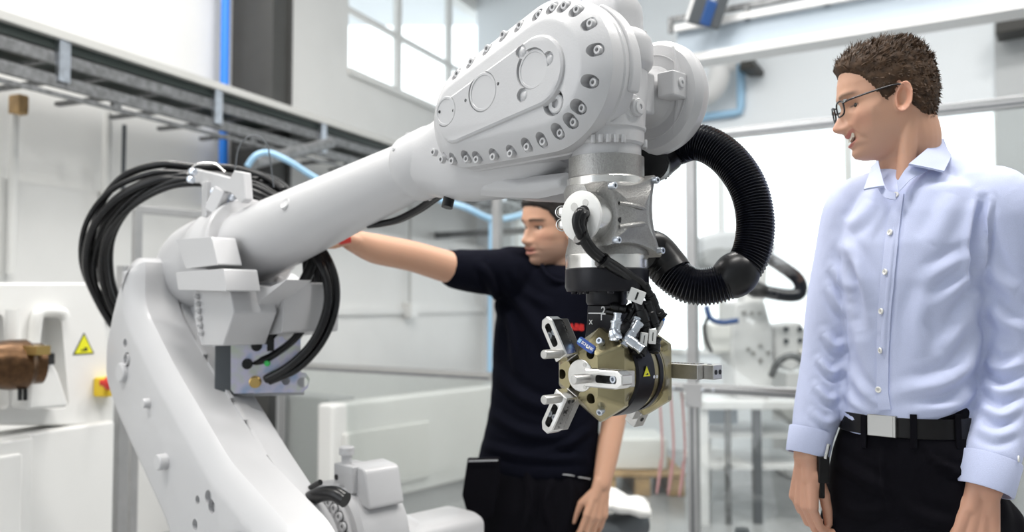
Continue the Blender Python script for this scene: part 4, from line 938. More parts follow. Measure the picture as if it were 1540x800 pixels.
# jaws
def jaw(i, v0, sgn, front):
    a_ = 2*PI*i/3; dv = np.array([math.cos(a_), math.sin(a_)]); nv = np.array([-dv[1], dv[0]])
    J = np.eye(4); x3 = RA*dv[0]+RZ*dv[1]; z3 = RN*sgn; y3 = np.cross(z3, x3); J[:3, 0] = x3*1.12; J[:3, 1] = y3*1.15; J[:3, 2] = z3*1.1; J[:3, 3] = rb(GC[0], v0, GC[1])
    jr = G(); jr.box((.060, 0, -.004), (.062, .0225, .016), J); b = obj('base_jaw', jr, 'jaw_steel', grip, bevel=.0015)
    for k in range(9):
        for s_ in (-1, 1):
            q = G(); q.box((.034+k*.006, s_*.0112, .005), (.003, .003, .004), J); obj('serration', q, 'bright_steel', b)
    if front:
        q = roundpoly(ccw([(.030, -.0125), (.088, -.0125), (.098, -.006), (.098, .006), (.088, .0125), (.030, .0125)]), .002)
        h = G(); h.prism([(q, .004), (q, .026), (inset(q, .0015), .0275)], J); f_ = obj('finger_block', h, 'jaw_steel', b)
        sl = roundpoly(ccw([(.050, -.0055), (.088, -.0055), (.088, .0055), (.050, .0055)]), .0054, 6); hc = G(); hc.prism([(sl, .010), (sl, .05)], J); cut(f_, hc)
        f_.data.materials[0] = MATS['bright_steel']
        h = G(); h.prism([(inset(sl, .0002), .0098), (inset(sl, .0002), .0104)], J); obj('slot_floor', h, 'dark_hole', b)
        put('slot_screw', screw_mesh('slot_screw', .0058, .008, 'zinc', .5), Matrix(J)@Matrix.Translation((.074, 0, .0104)), b)
        h = G(); h.lathe([(.0068, 0), (.0068, .040), (.0058, .0415), (.001, .0415)], J@np.array(Matrix.Translation((.038, 0, .020))), 20); obj('grip_pin', h, 'jaw_steel', b)
        for k in range(7): 
            h = G(); h.lathe([(.0009, 0), (.0009, .0003)], J@np.array(Matrix.Translation((.040+k*.007, .0126, .016))@Matrix.Rotation(-PI/2, 4, 'X')), 6); obj('scale_dot', h, 'dark_hole', b)
        for k in range(2):
            h = G(); h.lathe([(.0030, 0), (.0030, .0004)], J@np.array(Matrix.Translation((.036, .0126, .010+k*.009))@Matrix.Rotation(-PI/2, 4, 'X')), 10); obj('jaw_hole', h, 'dark_hole', b)
        T = J@np.array(Matrix.Translation((.054, .0128, .017))@Matrix.Rotation(-PI/2, 4, 'X')@Matrix.Rotation(PI/2 if i == 1 else -PI/2, 4, 'Z'))
        obj('jaw_engraving', text_geo('24', .009, T, .0002), 'dark_hole', b)
    else:
        h = G(); h.box((.078, 0, .018), (.062, .022, .026), J); f_ = obj('finger_block', h, 'jaw_steel', b, bevel=.0015)
        for k in range(3):
            for sd in (1,):
                h = G(); h.lathe([(.0038, 0), (.0038, .0006)], J@np.array(Matrix.Translation((.066+k*.014, sd*.0111, .018))@Matrix.Rotation(-PI/2*sd, 4, 'X')), 12); obj('jaw_hole', h, 'dark_hole', b)
                h = G(); h.lathe([(.0038, 0), (.0038, .0006)], J@np.array(Matrix.Translation((.066+k*.014, -sd*.0111, .018))@Matrix.Rotation(PI/2*sd, 4, 'X')), 12); obj('jaw_hole', h, 'dark_hole', b)
        for k in range(2):
            h = G(); h.lathe([(.0038, 0), (.0038, .0006)], J@np.array(Matrix.Translation((.1091, 0, .012+k*.012))@Matrix.Rotation(PI/2, 4, 'Y')), 12); obj('jaw_hole', h, 'dark_hole', b)
for i in range(3): jaw(i, vf, 1, True); jaw(i, vr, -1, False)
# blue maker's label, lettered
lu, lw = onv(883, 521, vf-.004)
LM = frame(rb(lu-.001, vf-.003, lw+.002), RN*.94+RZ*.30+RA*.16, RA*.82-RZ*.42)
lp = roundpoly(ccw([(-.019, -.0075), (.019, -.0075), (.019, .0075), (-.019, .0075)]), .0072, 6); h = G(); h.prism([(lp, -.004), (lp, .002)], LM); lab = obj('maker_label', h, 'blue_label', grip)
obj('label_text', text_geo('SCHUNK', .0068, Matrix(LM)@Matrix.Translation((.004, 0, .0022)), .0002), 'white_print', lab)
h = G(); h.box((-.0145, 0, .0022), (.006, .007, .0006), LM); obj('label_logo', h, 'blue_hose', lab)
# warning triangle on the black ring (a flat plate tangent to it)
tpx = on_plane(972, 558, rb(.0735, -.02, GW), RA)
q = tpx-W0; WMt = frame(rb(.0737, q@RN, q[2]-.001), RA*1.0, RN*-1)
WMt = np.eye(4); WMt[:3, 0] = -RN; WMt[:3, 1] = RZ; WMt[:3, 2] = RA; WMt[:3, 3] = rb(.0735, q@RN, q[2])
warn('warning_sign', 0, -.003, .0135, WMt, ringb, .0008)
for dw in (0, .014):
    h = G(); h.lathe([(.0034, 0), (.0034, .001)], frame(rb(.0736, -.036, GW-.008+.0), RA), 10)
for dv in (-.030, -.038):
    h = G(); h.lathe([(.003, 0), (.003, .0012)], frame(rb(.0725, dv-.004, GW-.004), RA), 10); obj('ring_pin', h, 'bright_steel', ringb)
# air fittings and hoses
def fitting(p0, p1, r, m, name='air_fitting', tip=None):
    p0 = np.array(p0); p1 = np.array(p1); L_ = np.linalg.norm(p1-p0); h = G()
    h.lathe([(r*.8, 0), (r*.8, L_*.12), (r, L_*.14), (r, L_*.55), (r*.86, L_*.58), (r*.86, L_*.86), (r, L_*.88), (r, L_*.98), (r*.8, L_)], frame(p0, p1-p0), 16); return obj(name, h, m, grip)
def FX(x, y, d): return P(x, y, d)
for (a_, b_, r, m) in (
    ((923, 512, 1.412), (927, 482, 1.412), .0095, 'zinc'), ((927, 490, 1.412), (929, 470, 1.412), .007, 'zinc'),
    ((921, 505, 1.407), (930, 500, 1.402), .011, 'zinc'),
    ((938, 520, 1.412), (962, 484, 1.422), .0085, 'zinc'), ((942, 508, 1.407), (966, 526, 1.402), .009, 'zinc'), ((952, 500, 1.422), (958, 478, 1.432), .007, 'zinc'),
    ((930, 505, 1.43), (948, 486, 1.44), .0105, 'black_rubber'), ((928, 508, 1.425), (921, 497, 1.43), .009, 'black_rubber'),
    ((958, 535, 1.43), (968, 512, 1.44), .0125, 'black_rubber'), ((968, 516, 1.44), (974, 470, 1.45), .0095, 'black_rubber'), ((983, 530, 1.44), (986, 508, 1.45), .0105, 'black_rubber'),
    ((972, 492, 1.44), (957, 448, 1.45), .0105, 'black_rubber'), ((986, 492, 1.45), (972, 452, 1.45), .0095, 'black_rubber'), ((975, 440, 1.45), (990, 474, 1.46), .0095, 'black_rubber'), ((988, 468, 1.46), (998, 478, 1.46), .0095, 'black_rubber'),
    ((968, 426, 1.45), (978, 446, 1.45), .008, 'black_rubber'), ((955, 470, 1.45), (945, 462, 1.46), .009, 'black_rubber'), ((918, 460, 1.46), (943, 466, 1.45), .0075, 'black_rubber'),
    ((996, 482, 1.46), (985, 505, 1.46), .0045, 'jaw_steel')): fitting(FX(*a_), FX(*b_), r, m)
for x, y, w_, h_, rot in ((957, 445, .026, .022, .5), (968, 510, .012, .022, .2), (981, 506, .012, .024, .1), (950, 500, .012, .012, .5)):
    q = G(); q.box((0, 0, 0), (h_, w_, .010), frame(FX(x, y, 1.428), -CF, RZ*math.cos(rot)+RA*math.sin(rot)*1)); t_ = obj('cable_tag', q, 'white_plastic', grip, bevel=.001)
    q = G(); q.box((0, 0, .0052), (h_*.6, w_*.12, .0006), frame(FX(x, y, 1.428), -CF, RZ*math.cos(rot)+RA*math.sin(rot)*1)); obj('tag_slot', q, 'dark_hole', t_)
cu_, cw_ = onv(880, 322, .098)
for k, (pts, r) in enumerate(((((881, 320, 1.40), (872, 318, 1.372), (866, 333, 1.368), (873, 355, 1.372), (890, 380, 1.385), (920, 402, 1.41), (945, 420, 1.435), (958, 446, 1.445)), .0068),
                            (((885, 322, 1.40), (878, 322, 1.376), (873, 336, 1.374), (882, 360, 1.378), (900, 382, 1.392), (930, 402, 1.42), (962, 424, 1.445), (976, 442, 1.45)), .0068),
                            (((883, 328, 1.40), (878, 334, 1.382), (880, 352, 1.380), (892, 374, 1.388), (916, 396, 1.41), (948, 414, 1.44), (968, 430, 1.45)), .0055))):
    q = G(); q.tube(spline([P(*p) for p in pts], 12), r, 12); obj('air_hose', q, 'cable_black', grip, ang=180)
for x, y, d_ in ((874, 357, 1.374), (906, 392, 1.398)):
    q = G(); q.lathe([(.0135, -.003), (.0135, .003)], frame(P(x, y, d_), P(920, 402, 1.41)-P(874, 355, 1.372)), 16); obj('cable_tie', q, 'black_rubber', grip)
for pts in (((957, 452, 1.45), (950, 470, 1.45), (938, 490, 1.44)), ((968, 452, 1.45), (965, 472, 1.45), (968, 490, 1.44)), ((978, 448, 1.45), (982, 470, 1.45), (984, 490, 1.45)), ((943, 462, 1.46), (930, 470, 1.46), (912, 468, 1.47))):
    q = G(); q.tube(spline([P(*p) for p in pts], 8), .0055, 10); obj('air_hose', q, 'cable_black', grip, ang=180)
q = G(); q.tube(spline([P(*p) for p in ((998, 478, 1.46), (994, 490, 1.46), (988, 498, 1.46))], 6), .003, 8); obj('blue_ring', q, 'blue_paint', grip)
# ------------------------------------------------------------------ people
def skin_mat(name, rough=.48):
    m = mat(name, (.6, .35, .25), rough, sub=.12); nt = m.node_tree; at = nt.nodes.new('ShaderNodeAttribute'); at.attribute_name = 'tone'
    nt.links.new(at.outputs['Color'], nt.nodes['Principled BSDF'].inputs['Base Color']); 
    tc = nt.nodes.new('ShaderNodeTexCoord'); nz = nt.nodes.new('ShaderNodeTexNoise'); nz.inputs['Scale'].default_value = 420; bp = nt.nodes.new('ShaderNodeBump'); bp.inputs['Strength'].default_value = .10; bp.inputs['Distance'].default_value = .001
    nt.links.new(tc.outputs['Object'], nz.inputs['Vector']); nt.links.new(nz.outputs['Fac'], bp.inputs['Height']); nt.links.new(bp.outputs['Normal'], nt.nodes['Principled BSDF'].inputs['Normal']); return m
skin_mat('skin_fair'); skin_mat('skin_warm')
mat('blue_shirt', (.56, .61, .82), .75, spec=.2, noise=(.035, 600), bump=(.25, 900))
mat('navy_tee', (.0045, .005, .010), .9, spec=.06, bump=(.2, 500)); mat('black_denim', (.0045, .0042, .0065), .85, spec=.08, bump=(.3, 700)); mat('leather', (.006, .0055, .006), .4, spec=.25)
mat('hair_brown', (.060, .033, .017), .62, noise=(.5, 90), spec=.3); mat('hair_dark', (.012, .008, .006), .6, noise=(.4, 90))
mat('tooth', (.80, .74, .62), .25); mat('eye_white', (.75, .73, .70), .2); mat('iris', (.05, .045, .04), .2); mat('lens_frame', (.012, .012, .015), .2); mat('button', (.86, .85, .80), .25); mat('buckle', (.36, .355, .34), .35, .95); mat('red_print', (.75, .03, .025), .6)
glass_mat('lens', gloss=.10)

def interp(z, tab): t = np.array(tab); o = np.argsort(t[:, 0]); return np.interp(z, t[o, 0], t[o, 1])
def smooth1(x): return x*x*(3-2*x)
XF = [(.118, .0), (.114, .030), (.106, .052), (.092, .070), (.074, .083), (.052, .0905), (.034, .094), (.022, .0955), (.010, .091), (.0, .0855), (-.012, .0865), (-.030, .089), (-.048, .0905), (-.056, .092), (-.064, .0945), (-.071, .0905), (-.079, .0920), (-.088, .0850), (-.100, .0895), (-.110, .085), (-.117, .070), (-.121, .045)]
XB = [(.118, -.012), (.114, -.045), (.106, -.066), (.092, -.083), (.074, -.096), (.045, -.105), (.01, -.105), (-.02, -.097), (-.05, -.083), (-.08, -.073), (-.10, -.066), (-.121, -.02)]
HWT = [(.118, .010), (.114, .030), (.106, .046), (.092, .060), (.074, .0705), (.045, .0765), (.015, .0755), (-.01, .0735), (-.03, .071), (-.05, .066), (-.07, .060), (-.09, .051), (-.105, .040), (-.117, .028), (-.121, .016)]
SM = 15.0
def head_geo(nose=1.0, smile=1.0, jaw=1.0, nth=150, nz=150, off=None):
    """head skin, local x forward, y left, z up, eye level at z=0. off(theta, z, xyz) -> outward offset for hair"""
    zs = -.121+.239*(np.linspace(0, 1, nz)); zs[0] += 1e-4; zs[-1] -= 1e-4
    # denser at the cap
    zs = -.121+.239*(.5-.5*np.cos(np.linspace(.03, PI-.03, nz)))*.5+.239*.5*np.linspace(.002, .998, nz)
    V = np.zeros((nz, nth, 3))
    th = np.linspace(0, 2*PI, nth, endpoint=False)
    for i, z in enumerate(zs):
        xf, xb, hw = interp(z, XF), interp(z, XB), interp(z, HWT)
        if z < -.04: hw *= 1+(jaw-1)*min(1, (-.04-z)/.04)
        xc = -.008+.0*z if z > -.06 else -.008
        ef = 2.15 if z > -.05 else 2.15-.25*min(1, (-.05-z)/.05)
        c, s = np.cos(th), np.sin(th)
        e = np.where(c > 0, ef, 2.1)
        x = np.sign(c)*np.abs(c)**(2/e)*np.where(c > 0, xf-xc, xc-xb)+xc; y = np.sign(s)*np.abs(s)**(2/e)*hw
        V[i, :, 0], V[i, :, 1], V[i, :, 2] = x, y, z
    X, Y, Z = V[..., 0], V[..., 1], V[..., 2]; front = np.clip((X-.02)/.04, 0, 1); ay = np.abs(Y)
    ga = lambda d, s: np.exp(-(d/s)**2)
    dx = np.zeros_like(X); dy = np.zeros_like(X)
    pn = interp(Z, [(.016, 0), (.006, .004), (-.006, .009), (-.02, .0165), (-.032, .0235), (-.039, .0262), (-.045, .0235), (-.050, .014), (-.054, .003), (-.058, 0)])*nose
    sg = interp(Z, [(.016, .008), (0, .0065), (-.02, .0080), (-.036, .0115), (-.046, .0125), (-.054, .012)])
    dx += pn*np.exp(-(ay/sg)**2.4)
    dx += .0085*ga(ay-.0155, .0062)*ga(Z+.043, .0075)*nose              # nostril wings
    dx += -.0105*ga(ay-.032, .0135)*ga(Z-.001, .0105)                   # eye sockets
    dx += .0035*ga(ay-.030, .020)*ga(Z-.024, .008)                      # brows
    dx += .0040*ga(ay-.048, .016)*ga(Z+.024, .014)                      # cheek bones
    dx += .0045*smile*ga(ay-.034, .013)*ga(Z+.040, .012)                # smiling cheeks
    fold = ay-(.019+.42*np.clip(-.046-Z, 0, .05)+.006); dx += -.0055*smile*ga(fold, .0034)*np.clip((-.042-Z)/.008, 0, 1)*np.clip((Z+.088)/.012, 0, 1)
    dx += -.0030*smile*ga(ay-.030, .006)*ga(Z+.068, .008)               # mouth corners
    zm = -.0715+SM*smile*np.minimum(ay, .029)**2
    lip = np.clip(1-(ay/.030)**2, 0, 1)
    opn = .0085*smile
    dx += .0030*lip*ga(Z-zm-.0062-opn*.5, .0040)+.0038*lip*ga(Z-zm+.0068+opn*.5, .0044)
    dx += -(.0035+.0075*smile)*np.sqrt(lip)*np.exp(-(np.abs(Z-zm)/(.0022+opn*.62))**4)
    dx += -.0018*ga(Y, .0045)*ga(Z+.058, .006)
    V[..., 0] += dx*front
    V[..., 1] += np.sign(Y)*(.004*ga(Z+.022, .016)*ga(X-.045, .02)-.003*ga(Z-.03, .02)*ga(X-.06, .02))
    return V, th, zs
def grid_faces(nz, n):
    f = [(i*n+j, i*n+(j+1) % n, (i+1)*n+(j+1) % n, (i+1)*n+j) for i in range(nz-1) for j in range(n)]
    f.append(tuple(range(n-1, -1, -1))); f.append(tuple(range((nz-1)*n, nz*n))); return f
def ear_geo(side, sc=1.0):
    """outer ear as an S-shaped shell; side=+1 left"""
    g = G(); n = 40
    def path(k, ins, out):
        r = []
        for j in range(n):
            t = 2*PI*j/n; ex = .0165*(1-.10*math.sin(t))*k; ez = .031*k; x = -.014+ex*math.cos(t)-.006*math.sin(t)*k; z = -.012+ez*math.sin(t)-(.003*math.cos(t) if math.sin(t) < 0 else 0)
            lift = out+.010*(1-math.cos(t+.3))*.5
            r.append((x*1.0, side*(.0715+lift), z))
        return r
    g.rings([path(.55, 0, -.010), path(.85, 0, .000), path(1.0, 0, .004), path(1.0, 0, .0085), path(.90, 0, .0100), path(.76, 0, .0040), path(.66, 0, .0055), path(.52, 0, -.003), path(.3, 0, -.007)])
    return g
def capsule(g, p0, p1, r0, r1, n=20):
    p0 = np.array(p0, float); p1 = np.array(p1, float); d = p1-p0; L = np.linalg.norm(d); pr = []
    for t in np.linspace(-PI/2+.12, 0, 6): pr.append((r0*math.cos(t), r0*math.sin(t)))
    for t in np.linspace(0, PI/2-.12, 6): pr.append((r1*math.cos(t), L+r1*math.sin(t)))
    g.lathe(pr, frame(p0, d), n)
def limb(g, pts, radii, n=24, per=8, flat=None):
    """round limb through joints with interpolated radii and rounded ends"""
    c = spline(pts, per); k = np.linspace(0, len(pts)-1, len(c)); r = np.interp(k, range(len(pts)), radii)
    g.tube(c, r, n); 
    g.sphere(c[0], r[0]*.99, 16); g.sphere(c[-1], r[-1]*.99, 16)
def remesh(name, g, vox, m, parent, iters=6, fac=.5):
    o = obj(name, g, m, parent); b = o.modifiers.new('r', 'REMESH'); b.mode = 'VOXEL'; b.voxel_size = vox; b.use_smooth_shade = True
    if iters: s = o.modifiers.new('s', 'SMOOTH'); s.factor = fac; s.iterations = iters
    apply_mods(o); o.data.shade_smooth()
    if not o.data.materials: o.data.materials.append(MATS[m])
    return o
def coords(o):
    me = o.data; v = np.empty(len(me.vertices)*3); me.vertices.foreach_get('co', v); M = np.array(WM[o]); return v.reshape(-1, 3)@M[:3, :3].T+M[:3, 3]
def normals(o):
    me = o.data; v = np.empty(len(me.vertices)*3); me.vertices.foreach_get('normal', v); return v.reshape(-1, 3)
def set_coords(o, w):
    M = np.array(WM[o].inverted()); v = w@M[:3, :3].T+M[:3, 3]; o.data.vertices.foreach_set('co', v.ravel()); o.data.update()
def project(w):
    q = w-CAM; d = q@CF; return np.c_[770+FPX*(q@CR)/d, 400-FPX*(q@CU)/d]
def folds(o, lines, noise_amp=.0, nscale=9, seed=0):
    """press cloth folds into a garment: each line = (polyline in photo pixels, width px, height m)"""
    w = coords(o); nn = normals(o); px_ = project(w); face = np.clip(-(nn@CF)*2.5+.4, 0, 1); disp = np.zeros(len(w))
    for pl, wd_, amp in lines:
        c = spline([np.array([x, y, 0.]) for x, y in pl], 5)[:, :2]; best = np.full(len(w), 1e9); tt = np.zeros(len(w))
        for i in range(len(c)-1):
            a_, b_ = c[i], c[i+1]; d_ = b_-a_; L2 = d_@d_+1e-9; t = np.clip(((px_-a_)@d_)/L2, 0, 1); e = np.linalg.norm(px_-a_-t[:, None]*d_, axis=1); m = e < best; best[m] = e[m]; tt[m] = ((i+t)/(len(c)-1))[m]
        env = np.sin(np.clip(tt, .02, .98)*PI)**.6; k = best/wd_
        disp += 1.35*amp*env*(np.exp(-k**2)-.55*np.exp(-((k-1.7)/.8)**2))*face
    if noise_amp:
        nz = np.array([mnoise.noise(Vector(p)*nscale+Vector((seed, 0, 0))) for p in w]); disp += noise_amp*nz
    set_coords(o, w+nn*disp[:, None])
def tones(o, base, spots):
    """per-vertex skin colour; spots: list of (mask array, colour)"""
    n = len(o.data.vertices); col = np.tile(np.array([*base, 1.0]), (n, 1))
    for m, c in spots: col[:, :3] = col[:, :3]*(1-m[:, None])+np.array(c)*m[:, None]
    at = o.data.color_attributes.new('tone', 'FLOAT_COLOR', 'POINT'); at.data.foreach_set('color', col.ravel().astype(np.float32))
def head_frame(centre, face, pitch=0, roll=0, sc=1.0):
    """matrix of the head; face = horizontal direction the face looks to"""
    f = nrmz([face[0], face[1], 0]); l = np.cross(UPZ, f); M = np.eye(4); M[:3, 0] = f; M[:3, 1] = l; M[:3, 2] = UPZ; M[:3, 3] = centre
    return M@np.array(Matrix.Rotation(pitch, 4, 'Y')@Matrix.Rotation(roll, 4, 'X')@Matrix.Scale(sc, 4))
def to_local(M, w): A = np.linalg.inv(M); return w@A[:3, :3].T+A[:3, 3]
def hand(g, wrist, fwd, back, thumb_side, curl=(.25, .3, .35, .4), sc=1.0, thumb=(.45, .2), spread=.05):
    """five-fingered hand. fwd: along the fingers, back: out of the back of the hand, thumb_side: +1 thumb towards cross(fwd, back)"""
    f = nrmz(fwd); b = np.array(back, float); b = nrmz(b-f*(b@f)); s = np.cross(f, b)*thumb_side; W = np.array(wrist, float)
    pal = W+f*.050*sc
    # palm: two rows of capsules
    for q, (o, ln) in enumerate(((.030, .090), (.010, .094), (-.010, .090), (-.029, .080))):
        capsule(g, W+f*.012*sc+s*o*.55*sc, W+f*(ln-.006)*sc+s*o*sc, .0145*sc, .0118*sc)
    capsule(g, W-f*.02*sc+s*.010*sc, W+f*.03*sc+s*.016*sc, .020*sc, .0165*sc); capsule(g, W-f*.02*sc-s*.010*sc, W+f*.03*sc-s*.014*sc, .0195*sc, .015*sc)
    lens = ((.044, .026, .021), (.050, .030, .022), (.046, .028, .022), (.036, .021, .019))
    for q, ((o, ln), L_) in enumerate(zip(((.030, .090), (.010, .094), (-.010, .090), (-.029, .080)), lens)):
        p = W+f*(ln-.004)*sc+s*o*sc; dcur = nrmz(f+s*spread*(1.5-q)); a_ = curl[q]; r = .0094*sc if q < 3 else .0082*sc; ax_ = np.cross(dcur, b)
        for k in range(3):
            R_ = np.array(Matrix.Rotation(-a_*(1.0 if k else .8), 3, Vector(ax_))); dcur = nrmz(R_@dcur); p2 = p+dcur*L_[k]*sc; capsule(g, p, p2, r*(1-.06*k), r*(1-.06*(k+1)), 14); p = p2
    # thumb
    t0 = W+f*.022*sc+s*.020*sc-b*.006*sc; d1 = nrmz(f*.75+s*thumb[0]*1.2-b*.45); t1 = t0+d1*.045*sc; d2 = nrmz(f*.95+s*thumb[1]-b*.35); t2 = t1+d2*.034*sc; d3 = nrmz(f-b*.2+s*thumb[1]*.3); t3 = t2+d3*.026*sc
    capsule(g, t0, t1, .0175*sc, .0125*sc, 16); capsule(g, t1, t2, .0118*sc, .0105*sc, 14); capsule(g, t2, t3, .0105*sc, .0088*sc, 14)
def hair_geo(M, thick, nose=1.0, nstr=2500, slen=.012, seed=1, lift=(0, 0, 1), width=.0007):
    """hair shell over the head plus short tapered locks; thick(x,y,z) -> metres (negative = no hair)"""
    V, th, zs = head_geo(nth=110, nz=110, nose=0); N = np.zeros_like(V)
    du = np.roll(V, -1, 1)-np.roll(V, 1, 1); dv = np.gradient(V, axis=0); N = np.cross(du, dv); N /= np.linalg.norm(N, axis=2)[..., None]+1e-9
    T = thick(V[..., 0], V[..., 1], V[..., 2]); rs = np.random.default_rng(seed)
    rough = np.array([[mnoise.noise(Vector(V[i, j])*70) for j in range(110)] for i in range(110)])
    T2 = np.where(T > 0, T*(1+.35*rough), T); S = V+N*T2[..., None]; g = G(); g.add(S.reshape(-1, 3), grid_faces(110, 110), M)
    Nw = N.reshape(-1, 3); Sw = S.reshape(-1, 3); ok = np.where(T.ravel() > .001)[0]; pick = rs.choice(ok, nstr)
    L = np.array(lift)
    for k in pick:
        p = Sw[k]-Nw[k]*.002+rs.normal(0, .0012, 3); d_ = Nw[k]*.35+L*(T.ravel()[k]/.03)+rs.normal(0, .28, 3)+np.array([-.75, 0, 0])*(1 if Sw[k][0] > -.06 else 0)+np.array([0, 0, -.6])*(Sw[k][2] < .05); d_ /= np.linalg.norm(d_)
        l_ = slen*(.4+.8*rs.random())*min(1.2, .25+T.ravel()[k]/.014); bend = rs.normal(0, .3, 3)+np.array([.2, 0, -.1]); p1 = p+d_*l_*.55; p2 = p1+nrmz(d_+bend)*l_*.45; sd = nrmz(np.cross(d_, Nw[k]+rs.normal(0, .3, 3)))*width*2.2
        g.add([p-sd, p+sd, p1+sd*.8, p1-sd*.8, p2], [(0, 1, 2, 3), (3, 2, 4)], M)
    return g
def shape_ring(c, a, b, yaw, n=48, e=2.3):
    r = []
    for j in range(n):
        t = 2*PI*j/n; x = a*math.copysign(abs(math.cos(t))**(2/e), math.cos(t)); y = b*math.copysign(abs(math.sin(t))**(2/e), math.sin(t))
        r.append((c[0]+x*math.cos(yaw)-y*math.sin(yaw), c[1]+x*math.sin(yaw)+y*math.cos(yaw), c[2]))
    return r
def torso_rings(rows, d, yaw):
    """rows: (y px, x left px, x right px, half depth m[, depth shift])"""
    out = []
    for y, x0, x1, b, *rest in rows:
        dd = d+(rest[0] if rest else 0); th_ = math.atan(((x0+x1)/2-770)/FPX); hs = (x1-x0)/2/FPX*dd*math.cos(th_); ye = yaw+th_; a_ = math.sqrt(max(.0004, hs**2-(b*math.sin(ye))**2))/math.cos(ye); out.append(shape_ring(P((x0+x1)/2, y, dd), a_, b, yaw))
    return out
def snap(o):
    """BVH of an object's surface in world space"""
    w = coords(o); return BVHTree.FromPolygons([tuple(p) for p in w], [tuple(p.vertices) for p in o.data.polygons])
def hit(bvh, x, y):
    r = ray(x, y); r = r/np.linalg.norm(r); loc, nr, _, dist = bvh.ray_cast(Vector(CAM), Vector(r)); return (None, None) if loc is None else (np.array(loc), np.array(nr))
# ------------------------------------------------------------------ man in the blue shirt (right)
DR = 1.71; yawR = math.radians(-42)
manR = thing('person', P(1385, 640, DR)*np.array([1, 1, 0]), 'smiling man with glasses in a light blue dress shirt and black jeans', 'person')
HR = head_frame(P(1332, 152, DR), (-.975, .17), pitch=math.radians(10), roll=math.radians(0), sc=.925)
g = G(); V, th, zs = head_geo(nose=1.12, smile=1.0); g.add(V.reshape(-1, 3), grid_faces(150, 150), HR)
for s in (-1, 1): g.add(*(lambda e: (e.v, e.f))(ear_geo(s, 1)), HR)
# neck and trapezius
hc_ = lambda x, y, z: (HR@np.array([x, y, z, 1]))[:3]
limb(g, [hc_(-.028, 0, -.03), hc_(-.036, 0, -.09), P(1362, 240, DR+.005), P(1374, 300, DR+.01)], [.056, .053, .054, .064])
capsule(g, hc_(-.03, .045, -.05), P(1360, 272, DR-.05), .018, .016)
capsule(g, P(1385, 290, DR), P(1310, 312, DR+.05), .05, .05); capsule(g, P(1385, 290, DR), P(1470, 305, DR-.05), .05, .05)
# trunk core, arms inside the sleeves
g.rings(torso_rings([(290, 1310, 1450, .07), (340, 1285, 1470, .09), (450, 1290, 1465, .10), (560, 1292, 1460, .09), (640, 1280, 1450, .09), (720, 1275, 1480, .10), (770, 1270, 1490, .10)], DR, yawR))
aL = [P(1290, 325, 1.785), P(1262, 430, 1.79), P(1246, 535, 1.78), P(1228, 620, 1.75), P(1214, 688, 1.725)]
aR = [P(1500, 325, 1.63), P(1513, 440, 1.64), P(1518, 560, 1.64), P(1500, 650, 1.60), P(1482, 735, 1.56)]
limb(g, aL, [.048, .043, .038, .034, .027]); limb(g, aR, [.050, .045, .040, .036, .029])
limb(g, [P(1310, 780, DR+.03), P(1305, 900, DR+.03), P(1300, 1200, DR+.05), (P(1300, 800, DR)[0], DR+.05, .12)], [.08, .075, .05, .04])
limb(g, [P(1445, 780, DR-.03), P(1450, 900, DR-.03), P(1455, 1200, DR-.02), (P(1455, 800, DR)[0], DR-.02, .12)], [.08, .075, .05, .04])
# hands: left in the picture hangs relaxed, thumb towards the viewer; right one shows its back
hand(g, P(1213, 697, 1.72), P(1206, 780, 1.715)-P(1213, 697, 1.72), (-.93, -.36, .12), -1, curl=(.62, .68, .72, .75), sc=.95, thumb=(.12, .0))
hand(g, P(1478, 742, 1.555), P(1462, 830, 1.545)-P(1478, 742, 1.555), (-.25, -1., .15), 1, curl=(.3, .35, .4, .45), sc=1.0, thumb=(.42, .15))
bodyR = remesh('body', g, .0026, 'skin_fair', manR, 3, .5)
L_ = to_local(HR, coords(bodyR)); ay = np.abs(L_[:, 1]); X, Z = L_[:, 0], L_[:, 2]; fr = (X > .05)*(np.linalg.norm(L_, axis=1) < .17)
zm = -.0715+SM*np.minimum(ay, .029)**2
gm = lambda d, s: np.exp(-(d/s)**2)
lips = np.clip(1.15*np.clip(1-(ay/.0295)**2, 0, 1)**.5*np.where(np.abs(np.abs(Z-zm)-.0098) < .0042, 1, 0), 0, 1)*fr
brow = gm(Z-.0245+.10*np.abs(ay-.03), .0040)*np.clip((ay-.010)/.006, 0, 1)*np.clip((.056-ay)/.008, 0, 1)*fr*.85
lash = gm(Z+.001-.05*np.abs(ay-.030)+6*(ay-.031)**2, .0017)*np.clip((ay-.019)/.004, 0, 1)*np.clip((.046-ay)/.004, 0, 1)*fr
cheek = gm(ay-.045, .02)*gm(Z+.035, .022)*fr*.5; earm = np.clip((ay-.074)/.004, 0, 1)*(np.abs(Z+.01) < .05)*(X < .03)*(X > -.06)*.5
stub = np.clip((-.045-Z)/.02, 0, 1)*(Z > -.125)*(X > -.0)*(np.linalg.norm(L_, axis=1) < .17)*.22; nosered = gm(ay, .02)*gm(Z+.038, .014)*fr*.4
mouth = np.clip(1-(ay/.024)**2, 0, 1)*np.where(np.abs(Z-zm) < .0052, 1, 0)*fr
px_b = project(coords(bodyR)); knuck = (px_b[:, 1] > 690)*.25
tones(bodyR, (.62, .35, .235), [(stub, (.50, .32, .25)), (cheek, (.70, .34, .24)), (nosered, (.70, .34, .24)), (earm, (.70, .33, .23)), (knuck, (.58, .27, .20)), (lips, (.50, .17, .14)), (mouth, (.10, .03, .03)), (brow, (.14, .085, .055)), (lash, (.05, .03, .025))])
